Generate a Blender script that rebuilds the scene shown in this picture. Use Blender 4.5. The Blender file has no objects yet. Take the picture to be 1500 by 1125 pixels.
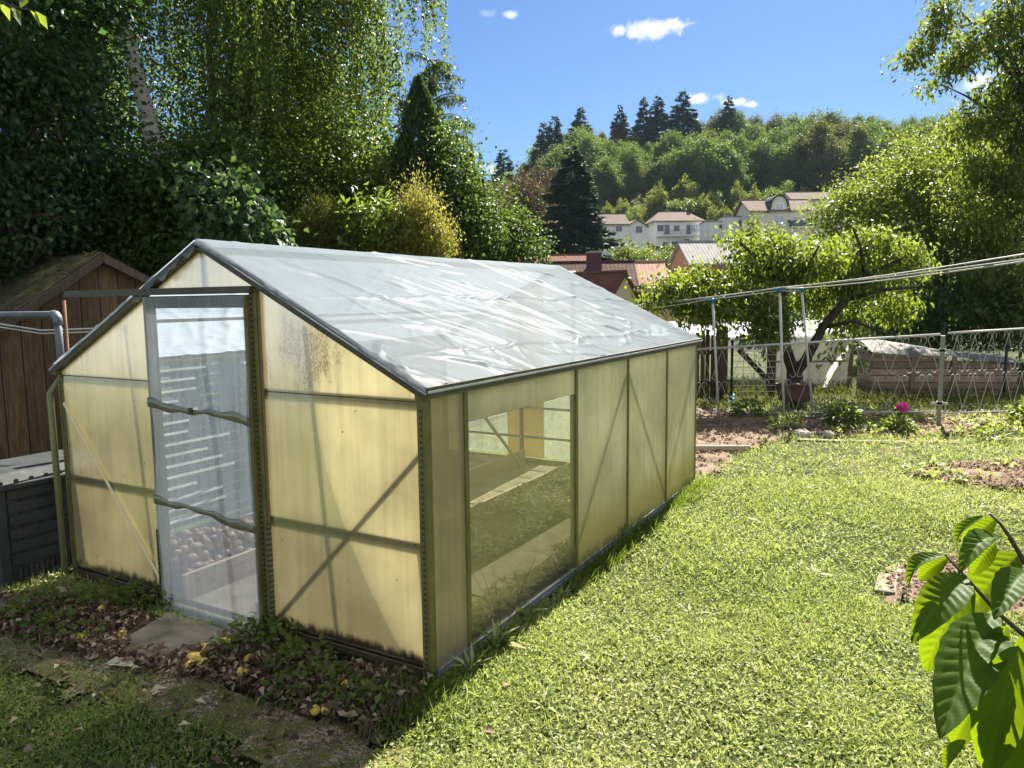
import bpy, math, random
import numpy as np
from mathutils import Vector, Matrix

sc = bpy.context.scene
COL = sc.collection
R = math.radians
rng = np.random.default_rng(7)
random.seed(7)

# ------------------------------------------------------------------ camera
F_PX, CX, CY, CH = 1097.7, 1.964, -2.6347, 1.75
YAW, PIT, ROL = 0.5229, 0.1124, -0.0121
fw = Vector((-math.sin(YAW)*math.cos(PIT), math.cos(YAW)*math.cos(PIT), -math.sin(PIT)))
rt = Vector((math.cos(YAW), math.sin(YAW), 0.0))
up = rt.cross(fw)
r2 = rt*math.cos(ROL)+up*math.sin(ROL)
u2 = up*math.cos(ROL)-rt*math.sin(ROL)
cd = bpy.data.cameras.new('camera')
cam = bpy.data.objects.new('camera', cd); COL.objects.link(cam)
cam.matrix_world = Matrix(((r2.x, u2.x, -fw.x, CX), (r2.y, u2.y, -fw.y, CY), (r2.z, u2.z, -fw.z, CH), (0, 0, 0, 1)))
cd.sensor_width = 36.0; cd.lens = F_PX/1500*36.0; cd.clip_start = 0.05; cd.clip_end = 6000
sc.camera = cam
FH = Vector((-math.sin(YAW), math.cos(YAW), 0))
CAM = Vector((CX, CY, CH))

def ray(px, py):
    return fw + r2*((px-750)/F_PX) - u2*((py-562.5)/F_PX)
def G(px, py, z=0.0):
    "surveyed point: where a sight line meets the level z"
    d = ray(px, py); t = (z-CH)/d.z
    return CAM + d*t
def at(px, py, D):
    "surveyed point at distance D along the view"
    d = ray(px, py); k = D/(d.x*FH.x+d.y*FH.y)
    return CAM + d*k

# ------------------------------------------------------------------ noise
def _h(ix, iy, s):
    n = (ix.astype(np.int64)*374761393 + iy.astype(np.int64)*668265263 + s*974711) & 0x7fffffff
    n = ((n ^ (n >> 13))*1274126177) & 0x7fffffff
    return ((n ^ (n >> 16)) & 0xffff)/65535.0
def vn(x, y, s=0):
    x = np.asarray(x, float); y = np.asarray(y, float)
    ix = np.floor(x); iy = np.floor(y); fx = x-ix; fy = y-iy
    fx = fx*fx*(3-2*fx); fy = fy*fy*(3-2*fy)
    a = _h(ix, iy, s); b = _h(ix+1, iy, s); c = _h(ix, iy+1, s); d = _h(ix+1, iy+1, s)
    return (a*(1-fx)+b*fx)*(1-fy)+(c*(1-fx)+d*fx)*fy
def fbm(x, y, s=0, o=4):
    t = 0; a = .5
    for k in range(o):
        t = t+a*vn(np.asarray(x)*2**k, np.asarray(y)*2**k, s+k*17); a *= .5
    return t
def smooth(t):
    t = np.clip(t, 0, 1); return t*t*(3-2*t)

# ------------------------------------------------------------------ materials
M = {}
def newmat(name):
    m = bpy.data.materials.new(name); m.use_nodes = True
    nt = m.node_tree; nt.nodes.clear(); M[name] = m
    return m, nt, nt.nodes, nt.links
def N(nt, t, **k):
    n = nt.nodes.new(t)
    for a, b in k.items():
        if a in n.inputs.keys(): n.inputs[a].default_value = b
        else: setattr(n, a, b)
    return n
def ramp(nt, fac, stops):
    r = nt.nodes.new('ShaderNodeValToRGB')
    e = r.color_ramp.elements
    while len(e) < len(stops): e.new(0.5)
    for el, (p, c) in zip(e, stops):
        el.position = p; el.color = (*c, 1) if len(c) == 3 else c
    nt.links.new(fac, r.inputs['Fac'])
    return r
def noise(nt, vec, scale, detail=5, rough=.6, dist=0):
    n = N(nt, 'ShaderNodeTexNoise'); n.inputs['Scale'].default_value = scale
    n.inputs['Detail'].default_value = detail; n.inputs['Roughness'].default_value = rough
    n.inputs['Distortion'].default_value = dist
    if vec is not None: nt.links.new(vec, n.inputs['Vector'])
    return n
def mapped(nt, scale=(1, 1, 1), loc=(0, 0, 0), rot=(0, 0, 0)):
    tc = nt.nodes.new('ShaderNodeTexCoord'); mp = nt.nodes.new('ShaderNodeMapping')
    mp.inputs['Scale'].default_value = scale; mp.inputs['Location'].default_value = loc; mp.inputs['Rotation'].default_value = rot
    nt.links.new(tc.outputs['Object'], mp.inputs['Vector'])
    return mp.outputs['Vector']
def out(nt, sh):
    o = nt.nodes.new('ShaderNodeOutputMaterial'); nt.links.new(sh, o.inputs['Surface'])

def pmat(name, stops, scale=5, rough=.8, bump=.0, bscale=None, stretch=(1, 1, 1), spec=.3, metal=0, detail=6, bdist=.01, dist=0):
    m, nt, ns, L = newmat(name)
    v = mapped(nt, stretch)
    n = noise(nt, v, scale, detail, .65, dist)
    c = ramp(nt, n.outputs['Fac'], stops)
    p = N(nt, 'ShaderNodeBsdfPrincipled'); L.new(c.outputs['Color'], p.inputs['Base Color'])
    p.inputs['Roughness'].default_value = rough; p.inputs['Metallic'].default_value = metal
    p.inputs['Specular IOR Level'].default_value = spec
    if bump:
        nb = noise(nt, v, bscale or scale*4, 6, .7)
        b = N(nt, 'ShaderNodeBump'); b.inputs['Strength'].default_value = bump; b.inputs['Distance'].default_value = bdist
        L.new(nb.outputs['Fac'], b.inputs['Height']); L.new(b.outputs['Normal'], p.inputs['Normal'])
    out(nt, p.outputs['BSDF'])
    return m

def leafmat(name, cols, trans=(.35, .5, .06), tf=.4, rough=.55, spec=.18, objvar=.25):
    "leaf: colours picked per leaf, thin enough for light to pass"
    m, nt, ns, L = newmat(name)
    a = N(nt, 'ShaderNodeAttribute'); a.attribute_name = 'rnd'
    k = len(cols)
    c = ramp(nt, a.outputs['Fac'], [((i+.5)/k, col) for i, col in enumerate(cols)])
    oi = N(nt, 'ShaderNodeObjectInfo')
    hs = N(nt, 'ShaderNodeHueSaturation'); L.new(c.outputs['Color'], hs.inputs['Color'])
    mr = N(nt, 'ShaderNodeMapRange'); mr.inputs['To Min'].default_value = 1-objvar; mr.inputs['To Max'].default_value = 1+objvar
    L.new(oi.outputs['Random'], mr.inputs['Value']); L.new(mr.outputs['Result'], hs.inputs['Value'])
    p = N(nt, 'ShaderNodeBsdfPrincipled'); p.inputs['Roughness'].default_value = rough; p.inputs['Specular IOR Level'].default_value = spec
    L.new(hs.outputs['Color'], p.inputs['Base Color'])
    t = N(nt, 'ShaderNodeBsdfTranslucent')
    mx = N(nt, 'ShaderNodeMix', data_type='RGBA', blend_type='MULTIPLY'); mx.inputs['Factor'].default_value = 0
    mm = N(nt, 'ShaderNodeMix', data_type='RGBA'); mm.inputs[0].default_value = .7
    L.new(hs.outputs['Color'], mm.inputs[6]); mm.inputs[7].default_value = (*trans, 1)
    L.new(mm.outputs[2], t.inputs['Color'])
    ms = N(nt, 'ShaderNodeMixShader'); ms.inputs['Fac'].default_value = tf
    L.new(p.outputs['BSDF'], ms.inputs[1]); L.new(t.outputs['BSDF'], ms.inputs[2])
    out(nt, ms.outputs['Shader'])
    return m

# ------------------------------------------------------------------ objects
def tag(o, label=None, cat=None, group=None, kind=None):
    if label: o['label'] = label
    if cat: o['category'] = cat
    if group: o['group'] = group
    if kind: o['kind'] = kind
    return o
def thing(name, label, cat, loc=(0, 0, 0), rz=0, group=None):
    o = bpy.data.objects.new(name, None); COL.objects.link(o)
    o.location = loc; o.rotation_euler = (0, 0, rz); o.empty_display_size = .2
    return tag(o, label, cat, group)
def link(name, me, parent=None, world=False):
    o = bpy.data.objects.new(name, me); COL.objects.link(o)
    if parent:
        o.parent = parent
        if world:
            o.location = -Vector(parent.location)
    return o
def copy_tree(o, parent=None):
    c = o.copy(); COL.objects.link(c)
    if parent: c.parent = parent
    for ch in list(o.children): copy_tree(ch, c)
    return c

class MB:
    def __init__(s): s.v = []; s.f = []
    def add(s, vs, fs):
        b = len(s.v); s.v += [tuple(p) for p in vs]; s.f += [tuple(i+b for i in f) for f in fs]; return s
    def box(s, lo, hi):
        x0, y0, z0 = lo; x1, y1, z1 = hi
        return s.add([(x0, y0, z0), (x1, y0, z0), (x1, y1, z0), (x0, y1, z0), (x0, y0, z1), (x1, y0, z1), (x1, y1, z1), (x0, y1, z1)],
                     [(3, 2, 1, 0), (4, 5, 6, 7), (0, 1, 5, 4), (1, 2, 6, 5), (2, 3, 7, 6), (3, 0, 4, 7)])
    def bar(s, p0, p1, w, h, upv=(0, 0, 1)):
        p0 = Vector(p0); p1 = Vector(p1); d = (p1-p0).normalized(); u = Vector(upv)
        a = d.cross(u)
        if a.length < 1e-4: a = d.cross(Vector((1, 0, 0)))
        a.normalize(); b = a.cross(d).normalized()
        a = a*w/2; b = b*h/2
        vs = [p0-a-b, p0+a-b, p0+a+b, p0-a+b, p1-a-b, p1+a-b, p1+a+b, p1-a+b]
        return s.add(vs, [(0, 1, 2, 3), (7, 6, 5, 4), (0, 4, 5, 1), (1, 5, 6, 2), (2, 6, 7, 3), (3, 7, 4, 0)])
    def tube(s, pts, rad, n=6, cap=True):
        pts = [Vector(p) for p in pts]; k = len(pts)
        if not hasattr(rad, '__len__'): rad = [rad]*k
        vs = []; prev = None
        for i, p in enumerate(pts):
            d = (pts[min(i+1, k-1)]-pts[max(i-1, 0)])
            if d.length < 1e-9: d = Vector((0, 0, 1))
            d.normalize()
            if prev is None:
                a = d.cross(Vector((0, 0, 1)))
                if a.length < .05: a = d.cross(Vector((1, 0, 0)))
            else:
                a = prev - d*prev.dot(d)
                if a.length < 1e-5: a = d.cross(Vector((1, 0, 0)))
            a.normalize(); prev = a; b = d.cross(a)
            for j in range(n):
                t = 2*math.pi*j/n; vs.append(p+(a*math.cos(t)+b*math.sin(t))*rad[i])
        fs = [(i*n+j, i*n+(j+1) % n, (i+1)*n+(j+1) % n, (i+1)*n+j) for i in range(k-1) for j in range(n)]
        if cap: fs += [tuple(range(n-1, -1, -1)), tuple((k-1)*n+j for j in range(n))]
        return s.add(vs, fs)
    def prism(s, poly, d):
        "closed polygon (list of 3D points) swept by vector d"
        n = len(poly); d = Vector(d); P = [Vector(p) for p in poly]
        return s.add(P+[p+d for p in P], [tuple(range(n-1, -1, -1)), tuple(range(n, 2*n))]+[(i, (i+1) % n, (i+1) % n+n, i+n) for i in range(n)])
    def lathe(s, prof, n=12, c=(0, 0, 0)):
        vs = [(c[0]+r*math.cos(2*math.pi*j/n), c[1]+r*math.sin(2*math.pi*j/n), c[2]+z) for r, z in prof for j in range(n)]
        k = len(prof)
        fs = [(i*n+j, i*n+(j+1) % n, (i+1)*n+(j+1) % n, (i+1)*n+j) for i in range(k-1) for j in range(n)]
        fs += [tuple(range(n-1, -1, -1)), tuple((k-1)*n+j for j in range(n))]
        return s.add(vs, fs)
    def grid(s, fn, nu, nv):
        vs = [fn(i/nu, j/nv) for j in range(nv+1) for i in range(nu+1)]
        return s.add(vs, [(j*(nu+1)+i, j*(nu+1)+i+1, (j+1)*(nu+1)+i+1, (j+1)*(nu+1)+i) for j in range(nv) for i in range(nu)])
    def mesh(s, name, mat, smooth_=False, bevel=0):
        me = bpy.data.meshes.new(name); me.from_pydata(s.v, [], s.f); me.materials.append(M[mat] if isinstance(mat, str) else mat)
        if smooth_: me.polygons.foreach_set('use_smooth', [True]*len(me.polygons))
        me.update(); return me
    def build(s, name, mat, parent=None, world=False, smooth_=False, bevel=0):
        o = link(name, s.mesh(name, mat, smooth_), parent, world)
        if bevel:
            b = o.modifiers.new('bevel', 'BEVEL'); b.width = bevel; b.segments = 2; b.limit_method = 'ANGLE'
        return o

def arrays_mesh(name, V, Fq, mat, k, rnd=None, smooth_=False):
    "mesh from numpy arrays; Fq is (n,k) indices"
    me = bpy.data.meshes.new(name)
    V = np.asarray(V, np.float32); Fq = np.asarray(Fq, np.int32)
    me.vertices.add(len(V)); me.vertices.foreach_set('co', V.ravel())
    n = len(Fq)
    me.loops.add(n*k); me.loops.foreach_set('vertex_index', Fq.ravel())
    me.polygons.add(n); me.polygons.foreach_set('loop_start', np.arange(0, n*k, k, dtype=np.int32))
    me.polygons.foreach_set('loop_total', np.full(n, k, np.int32))
    if smooth_: me.polygons.foreach_set('use_smooth', np.ones(n, bool))
    me.update(calc_edges=True)
    if rnd is not None:
        a = me.attributes.new('rnd', 'FLOAT', 'FACE'); a.data.foreach_set('value', np.asarray(rnd, np.float32))
    me.materials.append(M[mat] if isinstance(mat, str) else mat)
    return me
def unit(a): return a/np.maximum(np.linalg.norm(a, axis=1, keepdims=True), 1e-9)
def leaves(name, P, D, U, ln, wd, mat, fold=.25, bend=.15, rnd=None):
    "leaves with a folded midrib: base, two shoulders, tip"
    P = np.asarray(P); n = len(P); D = unit(D)
    S = unit(np.cross(D, U)); U = np.cross(S, D)
    ln = np.broadcast_to(np.asarray(ln, float), (n,))[:, None]; wd = np.broadcast_to(np.asarray(wd, float), (n,))[:, None]
    b = P; l = P+D*ln*.45+S*wd*.5+U*wd*fold; r = P+D*ln*.45-S*wd*.5+U*wd*fold; t = P+D*ln-U*ln*bend
    m = P+D*ln*.48
    V = np.stack([b, r, m, l, t], 1).reshape(-1, 3)
    i = np.arange(n)[:, None]*5
    F = np.concatenate([i+[0, 1, 2], i+[0, 2, 3], i+[1, 4, 2], i+[2, 4, 3]], 1).reshape(-1, 3)
    if rnd is None: rnd = rng.random(n)
    return arrays_mesh(name, V, F, mat, 3, np.repeat(rnd, 4))
def quads(name, P, D, U, ln, wd, mat, rnd=None):
    "light leaf: one folded pair of triangles"
    P = np.asarray(P); n = len(P); D = unit(D)
    S = unit(np.cross(D, U)); U = np.cross(S, D)
    ln = np.broadcast_to(np.asarray(ln, float), (n,))[:, None]; wd = np.broadcast_to(np.asarray(wd, float), (n,))[:, None]
    V = np.stack([P, P+D*ln*.5-S*wd*.5+U*wd*.2, P+D*ln, P+D*ln*.5+S*wd*.5+U*wd*.2], 1).reshape(-1, 3)
    i = np.arange(n)[:, None]*4
    F = np.concatenate([i+[0, 1, 2], i+[0, 2, 3]], 1).reshape(-1, 3)
    if rnd is None: rnd = rng.random(n)
    return arrays_mesh(name, V, F, mat, 3, np.repeat(rnd, 2))
def rdir(n): return unit(rng.normal(size=(n, 3)))
def inpoly(x, y, poly):
    x = np.asarray(x); y = np.asarray(y); r = np.zeros(x.shape, bool); n = len(poly)
    for i in range(n):
        x0, y0 = poly[i][:2]; x1, y1 = poly[(i+1) % n][:2]
        c = ((y0 > y) != (y1 > y)) & (x < (x1-x0)*(y-y0)/(y1-y0+1e-12)+x0); r ^= c
    return r

# ---------------------------------------------------- material list
pmat('soil', [(.3, (.10, .065, .042)), (.5, (.19, .13, .085)), (.7, (.27, .2, .14))], 9, .95, .8, 40, bdist=.03)
pmat('dark_soil', [(.3, (.035, .026, .018)), (.55, (.075, .052, .034)), (.75, (.12, .09, .06))], 12, .95, .8, 50, bdist=.02)
pmat('litter_leaf', [(.3, (.075, .042, .026)), (.5, (.16, .09, .055)), (.7, (.3, .2, .13))], 25, .7, .2)
pmat('pale_leaf', [(.3, (.36, .34, .2)), (.7, (.5, .46, .3))], 25, .6, .2)
pmat('concrete', [(.3, (.15, .12, .085)), (.5, (.24, .2, .145)), (.75, (.34, .29, .22))], 6, .9, .5, 120, bdist=.004)
pmat('mossy_slab', [(.3, (.06, .055, .03)), (.5, (.13, .11, .075)), (.75, (.2, .175, .125))], 7, .95, .8, 90, bdist=.008)
pmat('pale_brace', [(.3, (.78, .7, .4)), (.7, (.85, .77, .48))], 9, .6)
pmat('old_wood', [(.3, (.14, .105, .07)), (.7, (.28, .22, .15))], 6, .85, .5, 30, (1, 1, 8), bdist=.004)
pmat('grey_wood', [(.3, (.2, .18, .15)), (.7, (.4, .37, .31))], 5, .85, .5, 30, (8, 1, 1), bdist=.004)
pmat('slat_dark', [(.3, (.05, .055, .06)), (.7, (.09, .1, .11))], 5, .85, .4, 30, (8, 1, 1))
pmat('bed_board', [(.3, (.36, .25, .17)), (.7, (.52, .4, .29))], 5, .85, .4, 30, (8, 1, 8), bdist=.004)
pmat('dark_plank', [(.3, (.1, .075, .05)), (.7, (.2, .155, .105))], 6, .9, .5, 25, (1, 6, 6))
pmat('steel_green', [(.3, (.09, .085, .018)), (.6, (.155, .14, .032)), (.8, (.2, .18, .06))], 7, .5, .1, 60, spec=.5, bdist=.002)
pmat('steel_dark', [(.3, (.035, .03, .016)), (.7, (.075, .066, .034))], 8, .5, .1, spec=.5)
pmat('aluminium', [(.3, (.42, .43, .43)), (.7, (.6, .6, .59))], 8, .38, .05, metal=.7, spec=.5)
pmat('galvanised', [(.3, (.34, .34, .32)), (.7, (.5, .5, .47))], 10, .55, .05, metal=.1)
pmat('white_rod', [(.3, (.4, .4, .37)), (.7, (.5, .5, .46))], 10, .5)
pmat('pipe_grey', [(.3, (.085, .095, .11)), (.7, (.13, .145, .16))], 9, .45, .05, spec=.5)
pmat('rust', [(.3, (.1, .05, .03)), (.7, (.2, .1, .06))], 20, .9, .3)
pmat('pipe_green', [(.3, (.16, .17, .07)), (.7, (.23, .23, .1))], 9, .5)
pmat('bin_plastic', [(.3, (.022, .026, .026)), (.6, (.04, .045, .045)), (.8, (.07, .075, .07))], 7, .5, .1, 60, spec=.4)
pmat('bark', [(.3, (.025, .02, .014)), (.7, (.075, .06, .045))], 12, .95, .8, 30, (1, 1, .35), bdist=.02)
pmat('blue_plastic', [(.3, (.012, .11, .17)), (.7, (.02, .16, .24))], 10, .4)
pmat('hose_blue', [(.3, (.08, .4, .6)), (.7, (.15, .5, .7))], 10, .4)
pmat('white_plaster', [(.3, (.66, .66, .64)), (.7, (.76, .76, .74))], 1.2, .9)
pmat('cream_plaster', [(.3, (.56, .52, .42)), (.7, (.66, .62, .52))], 1.2, .9)
pmat('salmon_plaster', [(.3, (.36, .19, .12)), (.7, (.42, .23, .15))], 1.2, .9)
pmat('beige_plaster', [(.3, (.48, .38, .24)), (.7, (.56, .45, .3))], 1.2, .9)
pmat('glass_dark', [(.4, (.05, .06, .075)), (.6, (.1, .12, .14))], .8, .1, spec=.6)
pmat('glass_pale', [(.4, (.3, .33, .38)), (.6, (.42, .45, .5))], .8, .15, spec=.6)
pmat('frame_white', [(.4, (.7, .7, .7)), (.6, (.78, .78, .78))], 3, .5)
pmat('frame_brown', [(.4, (.1, .05, .035)), (.6, (.14, .07, .05))], 3, .5)
pmat('black_trim', [(.4, (.02, .02, .022)), (.6, (.035, .035, .04))], 3, .6)
pmat('stone', [(.3, (.24, .21, .18)), (.7, (.4, .36, .31))], 10, .9, .6, 30)
pmat('terracotta', [(.3, (.09, .045, .035)), (.7, (.14, .075, .06))], 10, .8)
pmat('apple_skin', [(.3, (.5, .33, .05)), (.6, (.66, .5, .1)), (.8, (.4, .22, .06))], 9, .35, spec=.5)
pmat('onion_skin', [(.3, (.2, .11, .06)), (.6, (.34, .2, .115)), (.8, (.45, .3, .18))], 14, .5, spec=.4)
pmat('grey_cover', [(.3, (.06, .056, .048)), (.5, (.13, .125, .11)), (.7, (.24, .225, .2))], 6, .75, .6, 9, bdist=.05)
pmat('plum_brick', [(.3, (.05, .022, .03)), (.7, (.085, .036, .045))], 6, .9)
pmat('blue_shutter', [(.3, (.05, .08, .12)), (.7, (.08, .11, .15))], 3, .7)
pmat('pink_petal', [(.3, (.5, .05, .25)), (.7, (.68, .1, .38))], 20, .6)
pmat('moss', [(.3, (.04, .05, .012)), (.7, (.1, .11, .03))], 14, .95, .8, 60, bdist=.01)
pmat('sage_paint', [(.3, (.17, .2, .15)), (.7, (.24, .27, .2))], 8, .55)
pmat('snow_cloth', [(.3, (.78, .78, .76)), (.7, (.82, .82, .8))], 8, .6)

# lawn ground: clover green with straw and bare spots
m, nt, ns, L = newmat('lawn')
v = mapped(nt)
n1 = noise(nt, v, 1.1, 5, .65); n2 = noise(nt, v, 26, 6, .75)
c1 = ramp(nt, n1.outputs['Fac'], [(.3, (.13, .105, .05)), (.45, (.055, .065, .018)), (.7, (.035, .055, .012))])
c2 = ramp(nt, n2.outputs['Fac'], [(.32, (.3, .26, .2)), (.5, (.8, .85, .75)), (.7, (1.25, 1.2, 1.1))])
mx = N(nt, 'ShaderNodeMix', data_type='RGBA', blend_type='MULTIPLY'); mx.inputs[0].default_value = 1
L.new(c1.outputs['Color'], mx.inputs[6]); L.new(c2.outputs['Color'], mx.inputs[7])
p = N(nt, 'ShaderNodeBsdfPrincipled'); p.inputs['Roughness'].default_value = .9; p.inputs['Specular IOR Level'].default_value = .1
L.new(mx.outputs[2], p.inputs['Base Color'])
b = N(nt, 'ShaderNodeBump'); b.inputs['Strength'].default_value = .8; b.inputs['Distance'].default_value = .02
L.new(n2.outputs['Fac'], b.inputs['Height']); L.new(b.outputs['Normal'], p.inputs['Normal'])
out(nt, p.outputs['BSDF'])

# mossy aggregate paving before the door
m, nt, ns, L = newmat('gravel_paving')
v = mapped(nt)
vo = N(nt, 'ShaderNodeTexVoronoi'); vo.inputs['Scale'].default_value = 110; L.new(v, vo.inputs['Vector'])
cg = ramp(nt, vo.outputs['Color'], [(.2, (.08, .056, .034)), (.5, (.2, .145, .09)), (.85, (.5, .39, .26))])
n1 = noise(nt, v, 4.5, 6, .7)
fm = ramp(nt, n1.outputs['Fac'], [(.42, (0, 0, 0)), (.54, (1, 1, 1))])
n2 = noise(nt, v, 60, 5, .7)
cm = ramp(nt, n2.outputs['Fac'], [(.3, (.06, .06, .012)), (.7, (.17, .16, .035))])
mx = N(nt, 'ShaderNodeMix', data_type='RGBA'); L.new(fm.outputs['Color'], mx.inputs[0]); L.new(cg.outputs['Color'], mx.inputs[6]); L.new(cm.outputs['Color'], mx.inputs[7])
p = N(nt, 'ShaderNodeBsdfPrincipled'); p.inputs['Roughness'].default_value = .92; L.new(mx.outputs[2], p.inputs['Base Color'])
b = N(nt, 'ShaderNodeBump'); b.inputs['Strength'].default_value = 1; b.inputs['Distance'].default_value = .008; L.new(vo.outputs['Distance'], b.inputs['Height'])
b.invert = True
L.new(b.outputs['Normal'], p.inputs['Normal']); out(nt, p.outputs['BSDF'])

# boards: vertical grain with grooves every .14 m along local x
def boards(name, cols, pitch, groove=.06, axis=0):
    m, nt, ns, L = newmat(name)
    v = mapped(nt)
    sx = N(nt, 'ShaderNodeSeparateXYZ'); L.new(v, sx.inputs[0])
    dv = N(nt, 'ShaderNodeMath', operation='DIVIDE'); L.new(sx.outputs[axis], dv.inputs[0]); dv.inputs[1].default_value = pitch
    fr = N(nt, 'ShaderNodeMath', operation='FRACT'); L.new(dv.outputs[0], fr.inputs[0])
    fl = N(nt, 'ShaderNodeMath', operation='FLOOR'); L.new(dv.outputs[0], fl.inputs[0])
    wn = N(nt, 'ShaderNodeTexWhiteNoise', noise_dimensions='1D'); L.new(fl.outputs[0], wn.inputs['W'])
    mp = N(nt, 'ShaderNodeMapping'); mp.inputs['Scale'].default_value = (14, 14, 1.2) if axis == 0 else (1.2, 14, 14); L.new(v, mp.inputs['Vector'])
    n1 = noise(nt, mp.outputs[0], 3, 6, .7, .6)
    c = ramp(nt, n1.outputs['Fac'], [(.3, cols[0]), (.5, cols[1]), (.72, cols[2])])
    hs = N(nt, 'ShaderNodeHueSaturation'); L.new(c.outputs['Color'], hs.inputs['Color'])
    mr = N(nt, 'ShaderNodeMapRange'); mr.inputs['To Min'].default_value = .65; mr.inputs['To Max'].default_value = 1.3
    L.new(wn.outputs['Value'], mr.inputs['Value']); L.new(mr.outputs[0], hs.inputs['Value'])
    p = N(nt, 'ShaderNodeBsdfPrincipled'); p.inputs['Roughness'].default_value = .75
    g = N(nt, 'ShaderNodeMath', operation='LESS_THAN'); L.new(fr.outputs[0], g.inputs[0]); g.inputs[1].default_value = groove
    mo = N(nt, 'ShaderNodeMix', data_type='RGBA'); L.new(g.outputs[0], mo.inputs[0]); L.new(hs.outputs['Color'], mo.inputs[6]); mo.inputs[7].default_value = (.012, .008, .005, 1); L.new(mo.outputs[2], p.inputs['Base Color'])
    mg = N(nt, 'ShaderNodeMath', operation='MULTIPLY_ADD'); L.new(g.outputs[0], mg.inputs[0]); mg.inputs[1].default_value = -2; L.new(n1.outputs['Fac'], mg.inputs[2])
    b = N(nt, 'ShaderNodeBump'); b.inputs['Strength'].default_value = .8; b.inputs['Distance'].default_value = .008
    L.new(mg.outputs[0], b.inputs['Height']); L.new(b.outputs['Normal'], p.inputs['Normal'])
    out(nt, p.outputs['BSDF'])
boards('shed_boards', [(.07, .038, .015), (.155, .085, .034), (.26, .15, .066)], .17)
boards('crate_boards', [(.19, .125, .09), (.3, .205, .15), (.42, .3, .22)], .12, .08, 2)
boards('picket_wood', [(.05, .032, .02), (.1, .065, .042), (.16, .11, .075)], .5, .0)

# roof tiles: rows along local slope, columns along local x
def tiles(name, cols, px=.28, py=.34):
    m, nt, ns, L = newmat(name)
    tc = N(nt, 'ShaderNodeTexCoord')
    sx = N(nt, 'ShaderNodeSeparateXYZ'); L.new(tc.outputs['Object'], sx.inputs[0])
    def fr(o, s):
        d = N(nt, 'ShaderNodeMath', operation='DIVIDE'); L.new(o, d.inputs[0]); d.inputs[1].default_value = s
        f = N(nt, 'ShaderNodeMath', operation='FRACT'); L.new(d.outputs[0], f.inputs[0]); return f
    fx = fr(sx.outputs['X'], px); fz = fr(sx.outputs['Z'], py*.6)
    s = N(nt, 'ShaderNodeMath', operation='MULTIPLY'); L.new(fx.outputs[0], s.inputs[0]); s.inputs[1].default_value = math.pi
    sn = N(nt, 'ShaderNodeMath', operation='SINE'); L.new(s.outputs[0], sn.inputs[0])
    h = N(nt, 'ShaderNodeMath', operation='SUBTRACT'); L.new(sn.outputs[0], h.inputs[0]); L.new(fz.outputs[0], h.inputs[1])
    n1 = noise(nt, tc.outputs['Object'], 1.7, 6, .75)
    c = ramp(nt, n1.outputs['Fac'], [(.3, cols[0]), (.5, cols[1]), (.7, cols[2])])
    p = N(nt, 'ShaderNodeBsdfPrincipled'); p.inputs['Roughness'].default_value = .95; p.inputs['Specular IOR Level'].default_value = .08; L.new(c.outputs['Color'], p.inputs['Base Color'])
    b = N(nt, 'ShaderNodeBump'); b.inputs['Strength'].default_value = .7; b.inputs['Distance'].default_value = .035
    L.new(h.outputs[0], b.inputs['Height']); L.new(b.outputs['Normal'], p.inputs['Normal'])
    out(nt, p.outputs['BSDF'])
tiles('tile_brown', [(.035, .022, .018), (.07, .042, .032), (.11, .07, .055)])
tiles('tile_red', [(.085, .036, .026), (.13, .055, .04), (.17, .08, .06)])
tiles('tile_pink', [(.26, .15, .12), (.32, .19, .155), (.38, .24, .2)])
tiles('tile_grey', [(.1, .08, .066), (.145, .115, .095), (.19, .155, .13)])
tiles('tile_pale', [(.2, .195, .19), (.26, .25, .245), (.31, .305, .3)])
tiles('tile_mossy', [(.025, .022, .018), (.055, .045, .032), (.13, .14, .05)], .3, .5)

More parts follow.
